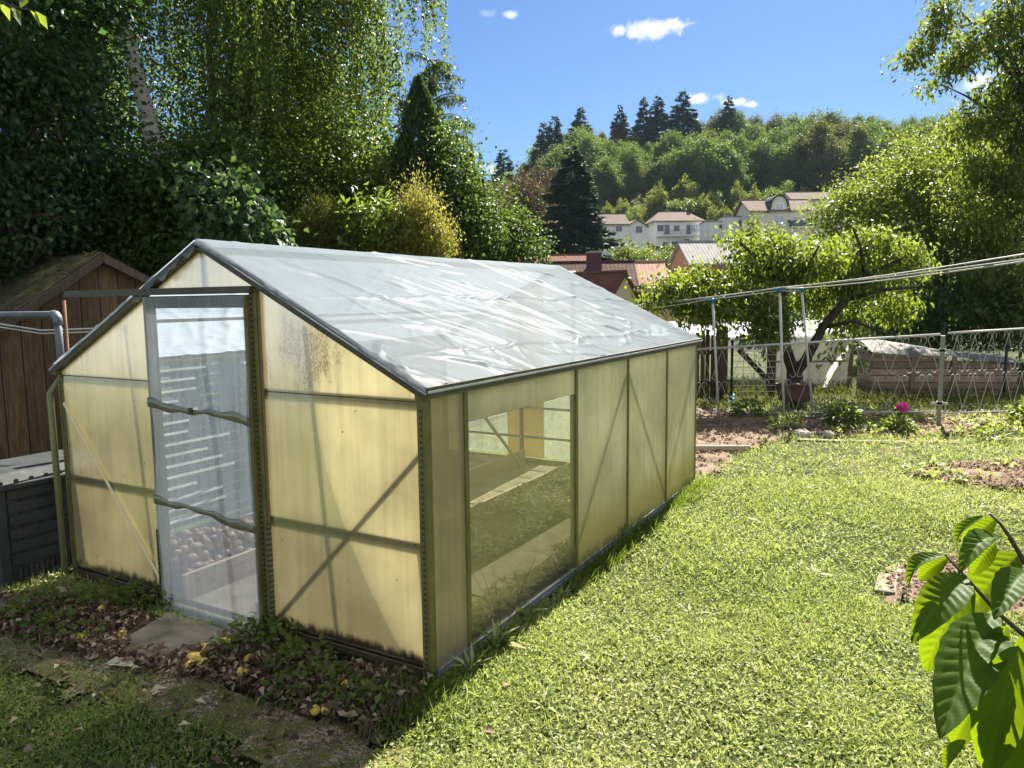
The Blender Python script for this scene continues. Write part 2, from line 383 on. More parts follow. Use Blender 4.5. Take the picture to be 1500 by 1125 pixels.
# aged translucent glazing
def glazing(name, col, transp, tlf, tcol, grime, base_z=.0, mould=None, algae=None, gloss=.06, dots=True, basegr=True):
    m, nt, ns, L = newmat(name)
    v = mapped(nt, (26, 26, 1.1)); n1 = noise(nt, v, 1, 6, .65, .3)
    v0 = mapped(nt); n2 = noise(nt, v0, 1.6, 4, .6)
    c = ramp(nt, n1.outputs['Fac'], [(.25, tuple(x*.86 for x in col)), (.5, col), (.75, tuple(min(1, x*1.06) for x in col))])
    hs = N(nt, 'ShaderNodeHueSaturation'); L.new(c.outputs['Color'], hs.inputs['Color'])
    mr = N(nt, 'ShaderNodeMapRange'); mr.inputs['From Min'].default_value = .3; mr.inputs['From Max'].default_value = .7
    mr.inputs['To Min'].default_value = .76; mr.inputs['To Max'].default_value = 1.08
    L.new(n2.outputs['Fac'], mr.inputs[0]); L.new(mr.outputs[0], hs.inputs['Value'])
    colr = hs.outputs['Color']
    sp = N(nt, 'ShaderNodeSeparateXYZ'); L.new(v0, sp.inputs[0])
    def dark(fac, dc):
        nonlocal colr
        mx = N(nt, 'ShaderNodeMix', data_type='RGBA'); L.new(fac, mx.inputs[0]); L.new(colr, mx.inputs[6]); mx.inputs[7].default_value = (*dc, 1)
        colr = mx.outputs[2]
    if algae:
        za, zb, ac = algae
        mz = N(nt, 'ShaderNodeMapRange', interpolation_type='SMOOTHSTEP'); mz.inputs['From Min'].default_value = zb; mz.inputs['From Max'].default_value = za
        wob = N(nt, 'ShaderNodeMath', operation='MULTIPLY_ADD'); L.new(n1.outputs['Fac'], wob.inputs[0]); wob.inputs[1].default_value = .25; L.new(sp.outputs['Z'], wob.inputs[2])
        L.new(wob.outputs[0], mz.inputs[0]); dark(mz.outputs[0], ac)
    # splash line of grime along the foot
    if basegr:
        vg = mapped(nt, (24, 24, 6)); n3 = noise(nt, vg, 1, 5, .7)
        wob = N(nt, 'ShaderNodeMath', operation='MULTIPLY_ADD'); L.new(n3.outputs['Fac'], wob.inputs[0]); wob.inputs[1].default_value = -.1; L.new(sp.outputs['Z'], wob.inputs[2])
        mz = N(nt, 'ShaderNodeMapRange', interpolation_type='SMOOTHSTEP'); mz.inputs['From Min'].default_value = base_z+.01; mz.inputs['From Max'].default_value = base_z-.045
        L.new(wob.outputs[0], mz.inputs[0]); dark(mz.outputs[0], (.09, .06, .03))
    if mould:
        (mxx, mzz, rx, rz) = mould
        dx = N(nt, 'ShaderNodeMath', operation='SUBTRACT'); L.new(sp.outputs['X'], dx.inputs[0]); dx.inputs[1].default_value = mxx
        dz = N(nt, 'ShaderNodeMath', operation='SUBTRACT'); L.new(sp.outputs['Z'], dz.inputs[0]); dz.inputs[1].default_value = mzz
        cb = N(nt, 'ShaderNodeCombineXYZ'); L.new(dx.outputs[0], cb.inputs[0]); L.new(dz.outputs[0], cb.inputs[1])
        sc_ = N(nt, 'ShaderNodeVectorMath', operation='DIVIDE'); L.new(cb.outputs[0], sc_.inputs[0]); sc_.inputs[1].default_value = (rx, rz, 1)
        le = N(nt, 'ShaderNodeVectorMath', operation='LENGTH'); L.new(sc_.outputs[0], le.inputs[0])
        vm = mapped(nt, (1, 1, .5)); n4 = noise(nt, vm, 9, 3, .6); n5 = noise(nt, vm, 150, 2, .5)
        s1 = N(nt, 'ShaderNodeMath', operation='MULTIPLY_ADD'); L.new(n4.outputs['Fac'], s1.inputs[0]); s1.inputs[1].default_value = 3.2; L.new(le.outputs['Value'], s1.inputs[2])
        m1 = N(nt, 'ShaderNodeMapRange'); m1.inputs['From Min'].default_value = 2.5; m1.inputs['From Max'].default_value = 1.9; L.new(s1.outputs[0], m1.inputs[0])
        m2 = N(nt, 'ShaderNodeMapRange'); m2.inputs['From Min'].default_value = .42; m2.inputs['From Max'].default_value = .6; L.new(n5.outputs['Fac'], m2.inputs[0])
        mu = N(nt, 'ShaderNodeMath', operation='MULTIPLY'); L.new(m1.outputs[0], mu.inputs[0]); L.new(m2.outputs[0], mu.inputs[1])
        mu2 = N(nt, 'ShaderNodeMath', operation='MULTIPLY'); L.new(mu.outputs[0], mu2.inputs[0]); mu2.inputs[1].default_value = .8
        dark(mu2.outputs[0], (.26, .17, .05))
    if dots:
        vo = N(nt, 'ShaderNodeTexVoronoi'); vo.inputs['Scale'].default_value = 13; L.new(mapped(nt, (1, 1, .8)), vo.inputs['Vector'])
        ls = N(nt, 'ShaderNodeMath', operation='LESS_THAN'); L.new(vo.outputs['Distance'], ls.inputs[0]); ls.inputs[1].default_value = .05
        sr = N(nt, 'ShaderNodeSeparateColor'); L.new(vo.outputs['Color'], sr.inputs[0])
        g2 = N(nt, 'ShaderNodeMath', operation='GREATER_THAN'); L.new(sr.outputs[0], g2.inputs[0]); g2.inputs[1].default_value = .5
        mu = N(nt, 'ShaderNodeMath', operation='MULTIPLY'); L.new(ls.outputs[0], mu.inputs[0]); L.new(g2.outputs[0], mu.inputs[1])
        dark(mu.outputs[0], (.05, .035, .02))
    bp = N(nt, 'ShaderNodeBump'); bp.inputs['Strength'].default_value = .25; bp.inputs['Distance'].default_value = .01; L.new(n1.outputs['Fac'], bp.inputs['Height'])
    d = N(nt, 'ShaderNodeBsdfDiffuse'); L.new(colr, d.inputs['Color'])
    t = N(nt, 'ShaderNodeBsdfTranslucent'); L.new(colr, t.inputs['Color'])
    a = N(nt, 'ShaderNodeMixShader'); a.inputs[0].default_value = tlf; L.new(d.outputs[0], a.inputs[1]); L.new(t.outputs[0], a.inputs[2])
    tr = N(nt, 'ShaderNodeBsdfTransparent'); tr.inputs['Color'].default_value = (*tcol, 1)
    b = N(nt, 'ShaderNodeMixShader')
    mf = N(nt, 'ShaderNodeMath', operation='MULTIPLY_ADD'); L.new(n1.outputs['Fac'], mf.inputs[0]); mf.inputs[1].default_value = -grime; mf.inputs[2].default_value = transp+grime*.5
    mf.use_clamp = True
    L.new(mf.outputs[0], b.inputs[0]); L.new(a.outputs[0], b.inputs[1]); L.new(tr.outputs[0], b.inputs[2])
    g = N(nt, 'ShaderNodeBsdfGlossy'); g.inputs['Roughness'].default_value = .22; L.new(bp.outputs['Normal'], g.inputs['Normal'])
    fz = N(nt, 'ShaderNodeFresnel'); fz.inputs['IOR'].default_value = 1.4
    fm = N(nt, 'ShaderNodeMath', operation='MULTIPLY'); L.new(fz.outputs[0], fm.inputs[0]); fm.inputs[1].default_value = gloss*10
    fm.use_clamp = True
    e = N(nt, 'ShaderNodeMixShader'); L.new(fm.outputs[0], e.inputs[0]); L.new(b.outputs[0], e.inputs[1]); L.new(g.outputs[0], e.inputs[2])
    out(nt, e.outputs[0])
YEL = (.96, .88, .63)
glazing('gable_glazing', YEL, .05, .9, (.9, .75, .4), .05, base_z=.08)
glazing('gable_mouldy', YEL, .05, .9, (.9, .75, .4), .05, mould=(-.72, 1.5, .24, .24), basegr=False)
glazing('side_glazing', (.98, .93, .66), .16, .9, (.98, .94, .7), .06, basegr=False, algae=(.3, .62, (.76, .7, .36)), gloss=.04)
glazing('first_pane', (.76, .68, .47), .5, .6, (.88, .78, .52), .1, gloss=.05, dots=False, basegr=False)
glazing('clear_pane', (.7, .66, .5), .93, .5, (.98, .96, .84), .08, gloss=.04, dots=True, basegr=False)
glazing('door_film', (.72, .78, .86), .66, .5, (.95, .98, 1), .22, gloss=.08, dots=False, basegr=False)
glazing('back_film', (.75, .8, .82), .82, .6, (.9, .96, 1), .2, gloss=.04, dots=False, basegr=False)
glazing('back_panel', (.52, .45, .28), .1, .45, (.8, .7, .4), .06, basegr=False, gloss=.03)
glazing('wrap_film', (.2, .2, .14), .25, .5, (.7, .7, .6), .2, gloss=.015, dots=False, basegr=False)

glazing('tarp_grey', (.62, .6, .5), .0, .55, (.7, .7, .6), .0, gloss=.02, dots=False, basegr=False)
glazing('sheet_white', (.84, .85, .85), .05, .5, (.9, .9, .9), .0, gloss=.03, dots=False, basegr=False)
# crumpled roof sheeting
m, nt, ns, L = newmat('roof_sheet')
v = mapped(nt); nA = noise(nt, v, 4.5, 3, .5, .8); nB = noise(nt, v, 28, 4, .6, .5)
c = ramp(nt, noise(nt, v, 1.3, 5, .6).outputs['Fac'], [(.3, (.32, .375, .435)), (.7, (.365, .42, .48))])
ad = N(nt, 'ShaderNodeMath', operation='MULTIPLY_ADD'); L.new(nB.outputs['Fac'], ad.inputs[0]); ad.inputs[1].default_value = .06; L.new(nA.outputs['Fac'], ad.inputs[2])
bp = N(nt, 'ShaderNodeBump'); bp.inputs['Strength'].default_value = .3; bp.inputs['Distance'].default_value = .02; L.new(ad.outputs[0], bp.inputs['Height'])
d = N(nt, 'ShaderNodeBsdfDiffuse'); L.new(c.outputs['Color'], d.inputs['Color']); L.new(bp.outputs['Normal'], d.inputs['Normal'])
t = N(nt, 'ShaderNodeBsdfTranslucent'); L.new(c.outputs['Color'], t.inputs['Color'])
a = N(nt, 'ShaderNodeMixShader'); a.inputs[0].default_value = .7; L.new(d.outputs[0], a.inputs[1]); L.new(t.outputs[0], a.inputs[2])
tr = N(nt, 'ShaderNodeBsdfTransparent'); tr.inputs['Color'].default_value = (.97, .98, 1, 1)
b = N(nt, 'ShaderNodeMixShader'); b.inputs[0].default_value = .16; L.new(a.outputs[0], b.inputs[1]); L.new(tr.outputs[0], b.inputs[2])
g = N(nt, 'ShaderNodeBsdfGlossy'); g.inputs['Roughness'].default_value = .38; L.new(bp.outputs['Normal'], g.inputs['Normal'])
fz = N(nt, 'ShaderNodeFresnel'); fz.inputs['IOR'].default_value = 1.45; L.new(bp.outputs['Normal'], fz.inputs['Normal'])
fz2 = N(nt, 'ShaderNodeMath', operation='MULTIPLY'); L.new(fz.outputs[0], fz2.inputs[0]); fz2.inputs[1].default_value = .007
e = N(nt, 'ShaderNodeMixShader'); L.new(fz2.outputs[0], e.inputs[0]); L.new(b.outputs[0], e.inputs[1]); L.new(g.outputs[0], e.inputs[2])
out(nt, e.outputs[0])

# perforated steel: rows of punched slots
def perforated(name, c0, axis, pitch):
    m, nt, ns, L = newmat(name)
    v = mapped(nt); sx = N(nt, 'ShaderNodeSeparateXYZ'); L.new(v, sx.inputs[0])
    dv = N(nt, 'ShaderNodeMath', operation='DIVIDE'); L.new(sx.outputs[axis], dv.inputs[0]); dv.inputs[1].default_value = pitch
    fr = N(nt, 'ShaderNodeMath', operation='FRACT'); L.new(dv.outputs[0], fr.inputs[0])
    lt = N(nt, 'ShaderNodeMath', operation='LESS_THAN'); L.new(fr.outputs[0], lt.inputs[0]); lt.inputs[1].default_value = .42
    n1 = noise(nt, v, 8, 5, .6); c = ramp(nt, n1.outputs['Fac'], [(.3, tuple(x*.7 for x in c0)), (.7, tuple(x*1.3 for x in c0))])
    mx = N(nt, 'ShaderNodeMix', data_type='RGBA'); L.new(lt.outputs[0], mx.inputs[0]); L.new(c.outputs['Color'], mx.inputs[6]); mx.inputs[7].default_value = (.03, .03, .015, 1)
    p = N(nt, 'ShaderNodeBsdfPrincipled'); p.inputs['Roughness'].default_value = .5; L.new(mx.outputs[2], p.inputs['Base Color']); out(nt, p.outputs[0])
perforated('slotted_steel', (.12, .125, .06), 2, .028)
perforated('slotted_rail', (.3, .31, .26), 0, .03)

# birch bark
m, nt, ns, L = newmat('birch_bark')
v = mapped(nt, (1, 1, 5)); n1 = noise(nt, v, 3.2, 6, .7)
c = ramp(nt, n1.outputs['Fac'], [(.33, (.035, .03, .026)), (.42, (.55, .5, .45)), (.7, (.75, .7, .64))])
p = N(nt, 'ShaderNodeBsdfPrincipled'); p.inputs['Roughness'].default_value = .8; L.new(c.outputs['Color'], p.inputs['Base Color']); out(nt, p.outputs[0])

# leaf palettes
leafmat('leaf_birch', [(.045, .072, .016), (.075, .105, .02), (.12, .145, .03)], (.28, .4, .05), .38, .45, .2, .1)
leafmat('leaf_dark', [(.02, .042, .02), (.036, .066, .026), (.055, .09, .032)], (.14, .28, .045), .3, .45, .3, .15)
leafmat('leaf_ivy', [(.03, .055, .016), (.05, .085, .024), (.085, .12, .034)], (.22, .34, .04), .28, .5, .12, .15)
leafmat('leaf_hazel', [(.045, .07, .014), (.075, .1, .02), (.1, .125, .028)], (.29, .41, .035), .36, .4, .25, .15)
leafmat('leaf_big', [(.035, .07, .03), (.055, .09, .04), (.08, .115, .055)], (.18, .3, .06), .3, .45, .2, .05)
leafmat('leaf_thuja', [(.022, .042, .016), (.036, .062, .02), (.055, .085, .025)], (.16, .26, .04), .25, .5, .3, .1)
leafmat('leaf_gold', [(.1, .11, .02), (.17, .17, .03), (.24, .22, .045)], (.5, .48, .08), .4, .5, .3, .1)
leafmat('leaf_cherry', [(.045, .075, .014), (.078, .112, .018), (.13, .158, .03)], (.36, .46, .04), .42, .4, .3, .1)
leafmat('leaf_right', [(.055, .085, .018), (.08, .115, .024), (.105, .135, .03)], (.36, .45, .045), .4, .45, .22, .12)
leafmat('leaf_forest', [(.04, .075, .02), (.07, .112, .025), (.115, .15, .034)], (.24, .36, .045), .3, .6, .1, .3)
leafmat('leaf_olive', [(.055, .07, .015), (.08, .095, .02), (.11, .115, .028)], (.26, .28, .04), .25, .6, .1, .2)
leafmat('leaf_spruce', [(.02, .042, .026), (.034, .062, .032), (.048, .08, .038)], (.08, .16, .05), .15, .6, .1, .2)
leafmat('leaf_copper', [(.035, .02, .013), (.06, .032, .018), (.085, .05, .025)], (.15, .07, .03), .25, .6, .1, .1)
leafmat('leaf_meadow', [(.08, .1, .02), (.12, .14, .026), (.16, .17, .035)], (.36, .42, .05), .35, .6, .1, .15)
leafmat('leaf_weed', [(.05, .09, .018), (.085, .13, .026), (.13, .16, .04)], (.34, .44, .05), .4, .45, .25, .2)
leafmat('leaf_lawn', [(.065, .11, .025), (.165, .22, .05), (.265, .31, .09), (.41, .4, .21)], (.5, .58, .13), .42, .45, .2, .0)
leafmat('leaf_straw', [(.14, .12, .05), (.2, .17, .08), (.26, .22, .12)], (.4, .36, .15), .35, .6, .2, .1)
leafmat('leaf_litter', [(.05, .03, .02), (.1, .06, .04), (.17, .105, .07), (.38, .29, .2)], (.3, .15, .06), .2, .6, .3, .1)
leafmat('dry_stalk', [(.12, .105, .06), (.24, .21, .13), (.42, .37, .25)], (.3, .28, .14), .3, .7, .2, .1)

# pawpaw leaf: veined, strongly lit through
m, nt, ns, L = newmat('leaf_sapling')
a = N(nt, 'ShaderNodeAttribute'); a.attribute_name = 'vein'
c = ramp(nt, a.outputs['Fac'], [(.0, (.045, .085, .012)), (.8, (.06, .105, .016)), (1, (.12, .16, .035))])
p = N(nt, 'ShaderNodeBsdfPrincipled'); p.inputs['Roughness'].default_value = .5; p.inputs['Specular IOR Level'].default_value = .09; L.new(c.outputs[0], p.inputs['Base Color'])
c2 = ramp(nt, a.outputs['Fac'], [(.0, (.21, .3, .004)), (.8, (.24, .33, .006)), (1, (.1, .15, .006))])
t = N(nt, 'ShaderNodeBsdfTranslucent'); L.new(c2.outputs[0], t.inputs['Color'])
ms = N(nt, 'ShaderNodeMixShader'); ms.inputs[0].default_value = .46; L.new(p.outputs[0], ms.inputs[1]); L.new(t.outputs[0], ms.inputs[2]); out(nt, ms.outputs[0])
pmat('twig', [(.3, (.05, .04, .025)), (.7, (.1, .08, .045))], 30, .7)

# ================================================================== terrain
def terrain(x, y):
    "height of the land: flat garden, a dip with houses, then the wooded hill"
    x = np.asarray(x, float); y = np.asarray(y, float)
    dx = x-CX; dy = y-CY
    s = dx*FH.x+dy*FH.y; l = dx*rt.x+dy*rt.y
    z = np.interp(s, [-50, 24, 45, 72, 110, 135, 165, 190, 240, 320, 700, 3000], [0, 0, -5, -5, 2.5, 9.5, 17.5, 24, 42, 52, 60, 70])
    a = l/np.maximum(s, 20)
    f = .45+.55*smooth((a+.02)/.14)
    f = 1-(1-f)*smooth((s-80)/60)
    z = np.where(z > 0, z*f, z)
    w = smooth((s-26)/30)
    z = z+w*(fbm(x/14, y/14, 3)-.47)*3
    return z
def land(px, D, dz=0):
    p = at(px, 430, D); return Vector((p.x, p.y, float(terrain(p.x, p.y))+dz))
def top_z(px, py, D): return at(px, py, D).z

sv = np.concatenate([np.linspace(-12, 30, 150), np.linspace(31, 260, 150), np.geomspace(265, 2600, 24)])
nl = 120
aa = np.linspace(-1, 1, nl+1)
S_, A_ = np.meshgrid(sv, aa, indexing='ij')
Lw = A_*(14+np.abs(S_)*1.15)
X_ = CX+S_*FH.x+Lw*rt.x; Y_ = CY+S_*FH.y+Lw*rt.y
Z_ = terrain(X_, Y_)+(fbm(X_*1.3, Y_*1.3, 5)-.47)*.03
i = np.arange((len(sv)-1)*nl); r = i//nl; c = i % nl
Fq = np.stack([r*(nl+1)+c, r*(nl+1)+c+1, (r+1)*(nl+1)+c+1, (r+1)*(nl+1)+c], 1)[:, ::-1]
o = link('ground', arrays_mesh('ground', np.stack([X_, Y_, Z_-.01], -1).reshape(-1, 3), Fq, 'lawn', 4, smooth_=True)); tag(o, kind='structure')

def sheet(name, poly, mat, z=.012, cell=.07, bump=.0, bs=4, seed=1, kind='structure', label=None, mound=0):
    "a bumpy patch of ground inside a polygon"
    P = np.array([(p[0], p[1]) for p in poly]); lo = P.min(0); hi = P.max(0)
    nx = max(2, int((hi[0]-lo[0])/cell)); ny = max(2, int((hi[1]-lo[1])/cell))
    xs = np.linspace(lo[0], hi[0], nx+1); ys = np.linspace(lo[1], hi[1], ny+1)
    XX, YY = np.meshgrid(xs, ys)
    XX = XX+(vn(XX*9, YY*9, seed)-.5)*cell; YY = YY+(vn(XX*9, YY*9, seed+4)-.5)*cell
    cc, dd = np.meshgrid((xs[:-1]+xs[1:])/2, (ys[:-1]+ys[1:])/2)
    w = (vn(cc*3, dd*3, seed+9)-.5)*.26+(vn(cc*13, dd*13, seed+19)-.5)*.12
    ok = inpoly(cc+w, dd+w, [tuple(p) for p in P]).ravel()
    ins = inpoly(XX, YY, [tuple(p) for p in P])
    ZZ = z+bump*np.maximum(0, (fbm(XX*bs, YY*bs, seed, 5)-.3))*ins
    if mound:
        cx, cy = P.mean(0); rr = np.hypot((XX-cx)/(hi[0]-lo[0]), (YY-cy)/(hi[1]-lo[1]))*2
        ZZ = ZZ+mound*np.clip(1-rr, 0, 1)*ins
    q = np.arange(nx*ny); r = q//nx; c = q % nx
    F = np.stack([r*(nx+1)+c, r*(nx+1)+c+1, (r+1)*(nx+1)+c+1, (r+1)*(nx+1)+c], 1)[ok]
    V = np.stack([XX, YY, ZZ], -1).reshape(-1, 3)
    u, inv = np.unique(F, return_inverse=True)
    o = link(name, arrays_mesh(name, V[u], inv.reshape(-1, 4), mat, 4, smooth_=True)); tag(o, label, kind=kind)
    return o
g2 = lambda *pts: [(G(a, b).x, G(a, b).y) for a, b in pts]

# beds and paving of the garden
POLY_LITTER = g2((70, 880), (640, 1010), (600, 1040), (540, 1090), (470, 1060), (330, 1010), (180, 985), (60, 950), (-60, 930), (-60, 890))
POLY_PAVE = g2((-80, 915), (70, 930), (180, 960), (330, 1000), (470, 1050), (600, 1060), (560, 1160), (430, 1160), (300, 1080), (120, 1008), (-80, 962))
POLY_LBED = [(-.9, 4.5), (.12, 4.5), (.02, 5.2), (.1, 6.1), (.28, 7.0), (.55, 7.3), (-.6, 8.9), (-1.6, 9.0), (-1.8, 6)]
POLY_FBED = g2((1128, 632), (1180, 640), (1330, 640), (1520, 634), (1560, 612), (1380, 606), (1130, 606))
POLY_RSOIL = g2((1335, 702), (1365, 690), (1420, 684), (1530, 682), (1540, 722), (1470, 722), (1385, 712))
POLY_RING = g2((1300, 855), (1318, 836), (1380, 822), (1460, 824), (1560, 830), (1560, 900), (1380, 900), (1310, 878))
NEAR = g2((-80, 960), (120, 1005), (300, 1080), (430, 1160), (-80, 1250))
sheet('soil_bed', POLY_LITTER, 'dark_soil', .006, .035, .05, 7, 2)
sheet('path', POLY_PAVE, 'gravel_paving', .014, .028, .012, 4, 3)
sheet('soil_bed', POLY_LBED, 'soil', .0, .05, .12, 7, 5)
sheet('soil_bed', POLY_FBED, 'soil', .0, .06, .12, 5, 6)
sheet('soil_bed', POLY_RSOIL, 'soil', .0, .04, .1, 6, 7, mound=.05)
sheet('soil_bed', POLY_RING, 'soil', .0, .04, .05, 7, 8)

# ================================================================== greenhouse
W, LN, E_, RG = 2.84, 4.19, 1.34, 2.05
DX0, DX1, DZ = -1.87, -1.047, 1.80
gh = thing('greenhouse', 'long yellowed gable greenhouse with crumpled white sheeting roof and film door', 'greenhouse', (0, 0, 0))
def roofz(x): return E_+(RG-E_)*(1-abs(x+W/2)/(W/2))
# inside beds and path
sheet('soil_bed', [(-W+.05, .05), (-1.8, .05), (-1.8, LN-.05), (-W+.05, LN-.05)], 'dark_soil', .08, .04, .1, 9, 11)
sheet('soil_bed', [(-1.2, .05), (-.53, .05), (-.53, LN-.05), (-1.2, LN-.05)], 'dark_soil', .03, .035, .12, 9, 12)
sheet('soil_bed', [(-.22, .05), (-.03, .05), (-.03, LN-.05), (-.22, LN-.05)], 'dark_soil', .02, .035, .1, 9, 13)
mb = MB()
for k in range(5): mb.box((-.52, .05+k*.83, 0), (-.23, .05+k*.83+.815, .045+.004*(k % 2)))
o = mb.build('garden_path', 'concrete', bevel=.004); tag(o, kind='structure')
mb = MB()
for k in range(5): mb.box((-1.79, .05+k*.83, 0), (-1.21, .05+k*.83+.815, .04+.004*(k % 2)))
o = mb.build('garden_path', 'concrete', bevel=.004); tag(o, kind='structure')
b = MB().box((-1.8, .03, .0), (-1.77, LN-.08, .19)).build('edging_board', 'bed_board', bevel=.004)
tag(b, 'pale timber board edging the onion heap inside the greenhouse door', 'board')
b = MB().box((-1.22, .06, .0), (-1.195, LN-.08, .13)).build('edging_board', 'bed_board', bevel=.004)
tag(b, 'low timber board along the middle soil bed inside greenhouse', 'board')

# frame
def ang(mb, p0, p1, w=.04, t=.004, face=1):  # simple flat bar
    return mb.bar(p0, p1, w, t, (0, face, 0))
for (x, y) in ((-.012, .012), (-W+.012, .012), (-.012, LN-.012), (-W+.012, LN-.012)):
    sx = 1 if x > -1 else -1; sy = -1 if y < 1 else 1
    mb = MB(); x1 = x-sx*.04; y1 = y-sy*.04
    X0 = x+sx*.016; Y0 = y+sy*.016
    mb.box((min(X0-sx*.045, X0), min(Y0, Y0-sy*.006), 0), (max(X0-sx*.045, X0), max(Y0, Y0-sy*.006), E_-.01))
    mb.box((min(X0, X0-sx*.006), min(Y0-sy*.006, Y0-sy*.045), 0), (max(X0, X0-sx*.006), max(Y0-sy*.006, Y0-sy*.045), E_-.01))
    mb.build('corner_post', 'steel_green', gh)
    if y < 1:
        MB().box((X0-sx*.03 if sx > 0 else X0+.02, Y0-.0025, .02), (X0-sx*.018 if sx > 0 else X0+.03, Y0-.0005, E_-.06)).build('slotted_strip', 'slotted_steel', gh)
MY = [.3194, 1.5657, 2.4462, 3.3281]
for x, sgn in ((0, 1), (-W, -1)):
    for y in MY:
        mb = MB()
        mb.box((x-.004 if sgn > 0 else x-.008, y-.016, .045), (x+.008 if sgn > 0 else x+.004, y+.016, E_-.02))
        mb.box((x-.04*sgn if sgn > 0 else x+.004, y-.003, .045), (x-.004 if sgn > 0 else x+.04, y+.003, E_-.02))
        mb.build('mullion', 'steel_green', gh)
# base rails
mb = MB().box((-.03, .03, .01), (.016, LN-.03, .028)).box((.004, .03, .028), (.012, LN-.03, .05)); mb.build('base_rail', 'aluminium', gh)
mb = MB().box((-W-.016, .03, .01), (-W+.03, LN-.03, .05)); mb.build('base_rail', 'aluminium', gh)
for (a, b_) in ((-W+.03, DX0-.04), (DX1+.04, -.03)):
    mb = MB().box((a, -.012, .0), (b_, .03, .035)).box((a, -.02, .035), (b_, -.006, .07)).box((a, -.028, .045), (b_, -.02, .055)); mb.build('base_rail', 'steel_dark', gh)
MB().box((-W+.03, LN-.03, 0), (-.03, LN+.01, .09)).build('base_rail', 'steel_green', gh)
# eaves: dark channel with a bright lip
for x, s in ((0, 1), (-W, -1)):
    MB().box((x-.03, -.03, E_-.02), (x+.03, LN+.03, E_+.006)).build('eave_rail', 'steel_green', gh)
    MB().box((x+(.03 if s > 0 else -.042), -.03, E_-.008), (x+(.042 if s > 0 else -.03), LN+.03, E_+.034)).build('eave_gutter', 'steel_dark', gh)
    MB().box((x+(.042 if s > 0 else -.046), -.03, E_+.008), (x+(.046 if s > 0 else -.042), LN+.03, E_+.018)).build('gutter_lip', 'aluminium', gh)
# verge rails front and back
for y, s in ((0, -1), (LN, 1)):
    for side in (-1, 1):
        xe = -W/2+side*(W/2+.03); ze = E_-.006
        p0 = Vector((-W/2, y+s*.006, RG+.004)); p1 = Vector((xe, y+s*.006, ze))
        n = Vector((side*(RG-E_), 0, W/2)).normalized()
        MB().bar(p0, p1, .05, .04, (n.x, 0, n.z)).build('verge_rail', 'steel_dark', gh)
        if s < 0:
            q = n*.012+Vector((0, -.027, 0))
            MB().bar(p0+q, p1+q, .004, .008, (n.x, 0, n.z)).build('verge_lip', 'aluminium', gh)
MB().box((-W/2-.02, -.0, RG-.04), (-W/2+.02, LN, RG-.005)).build('ridge_rail', 'steel_green', gh)
# inner rafters and purlins carrying the sheeting
for side in (-1, 1):
    x = -W/2+side*W/4
    MB().bar((x, .03, roofz(x)-.05), (x, LN-.03, roofz(x)-.05), .03, .02).build('purlin', 'slotted_steel', gh)
# door posts, header, gable rails and braces (behind the glazing)
for x in (DX0-.02, DX1+.02):
    mb = MB(); h = roofz(x)-.03
    mb.box((x-.02, -.02, 0), (x+.02, .03, h)); mb.build('door_post', 'steel_green', gh)
MB().box((DX1+.003, -.03, .02), (DX1+.012, -.02, roofz(DX1)-.05)).build('slotted_strip', 'slotted_steel', gh)
MB().box((DX1+.04, -.03, .02), (DX1+.052, -.004, .62)).build('slotted_strip', 'slotted_steel', gh)
MB().box((DX1+.041, -.012, .62), (DX1+.05, -.004, roofz(DX1+.05)-.05)).build('door_stop', 'old_wood', gh)
MB().box((DX0-.046, -.03, .02), (DX0-.036, -.008, .46)).build('slotted_strip', 'slotted_steel', gh)
MB().box((DX0-.02, -.02, DZ), (DX1+.02, .02, DZ+.03)).build('door_header', 'steel_dark', gh)
mb = MB().box((-2.62, -.05, DZ+.0), (DX1+.03, -.022, DZ+.032)).box((-2.62, -.058, DZ-.004), (DX1+.03, -.05, DZ+.008)); mb.build('door_track', 'steel_dark', gh)
for z, a, b_ in ((1.305, DX1+.04, -.03), (.645, DX1+.04, -.03), (1.31, -W+.03, DX0-.04), (.67, -W+.03, DX0-.04)):
    MB().box((a, .012, z-.016), (b_, .018, z+.016)).box((a, .0181, z-.016), (b_, .035, z-.012)).build('cross_rail', 'steel_green', gh)
MB().bar((DX1+.04, .021, .1), (-.03, .021, 1.08), .004, .024, (0, 0, 1)).build('brace', 'steel_green', gh)
MB().bar((-W+.05, -.008, 1.14), (DX0-.04, -.008, .12), .003, .022, (0, 0, 1)).build('brace', 'pale_brace', gh)
MB().box((-W/2-.015, .012, DZ+.03), (-W/2+.015, .02, RG-.06)).build('stud', 'steel_green', gh)
# gable glazing (front): two sides split at the eave rail, and the top
def panel(name, poly, mat, d=(0, .004, 0)):
    return MB().prism(poly, d).build(name, mat, gh)
def gable(y, name, a, b_, z0, z1, mat):
    poly = [(a, y, z0), (b_, y, z0), (b_, y, min(z1, roofz(b_)-.012))]
    if roofz(-W/2) < z1+5 and a < -W/2 < b_ and z1 > RG-.02: poly.append((-W/2, y, RG-.012))
    poly.append((a, y, min(z1, roofz(a)-.012)))
    return panel(name, poly, mat)
gable(.004, 'gable_panel', DX1+.04, -.03, .05, 1.3, 'gable_glazing')
panel('gable_panel', [(DX1+.04, .004, 1.306), (-.03, .004, 1.306), (-.03, .004, roofz(-.03)-.012), (DX1+.04, .004, roofz(DX1+.04)-.012)], 'gable_mouldy')
gable(.004, 'gable_panel', -W+.03, DX0-.04, .05, 1.31, 'gable_glazing')
panel('gable_panel', [(-W+.03, .004, 1.316), (DX0-.04, .004, 1.316), (DX0-.04, .004, roofz(DX0-.04)-.012), (-W+.03, .004, roofz(-W+.03)-.012)], 'gable_glazing')
xa = -W/2-(RG-.012-(DZ+.034))/(RG-E_)*W/2; xb = -W-xa
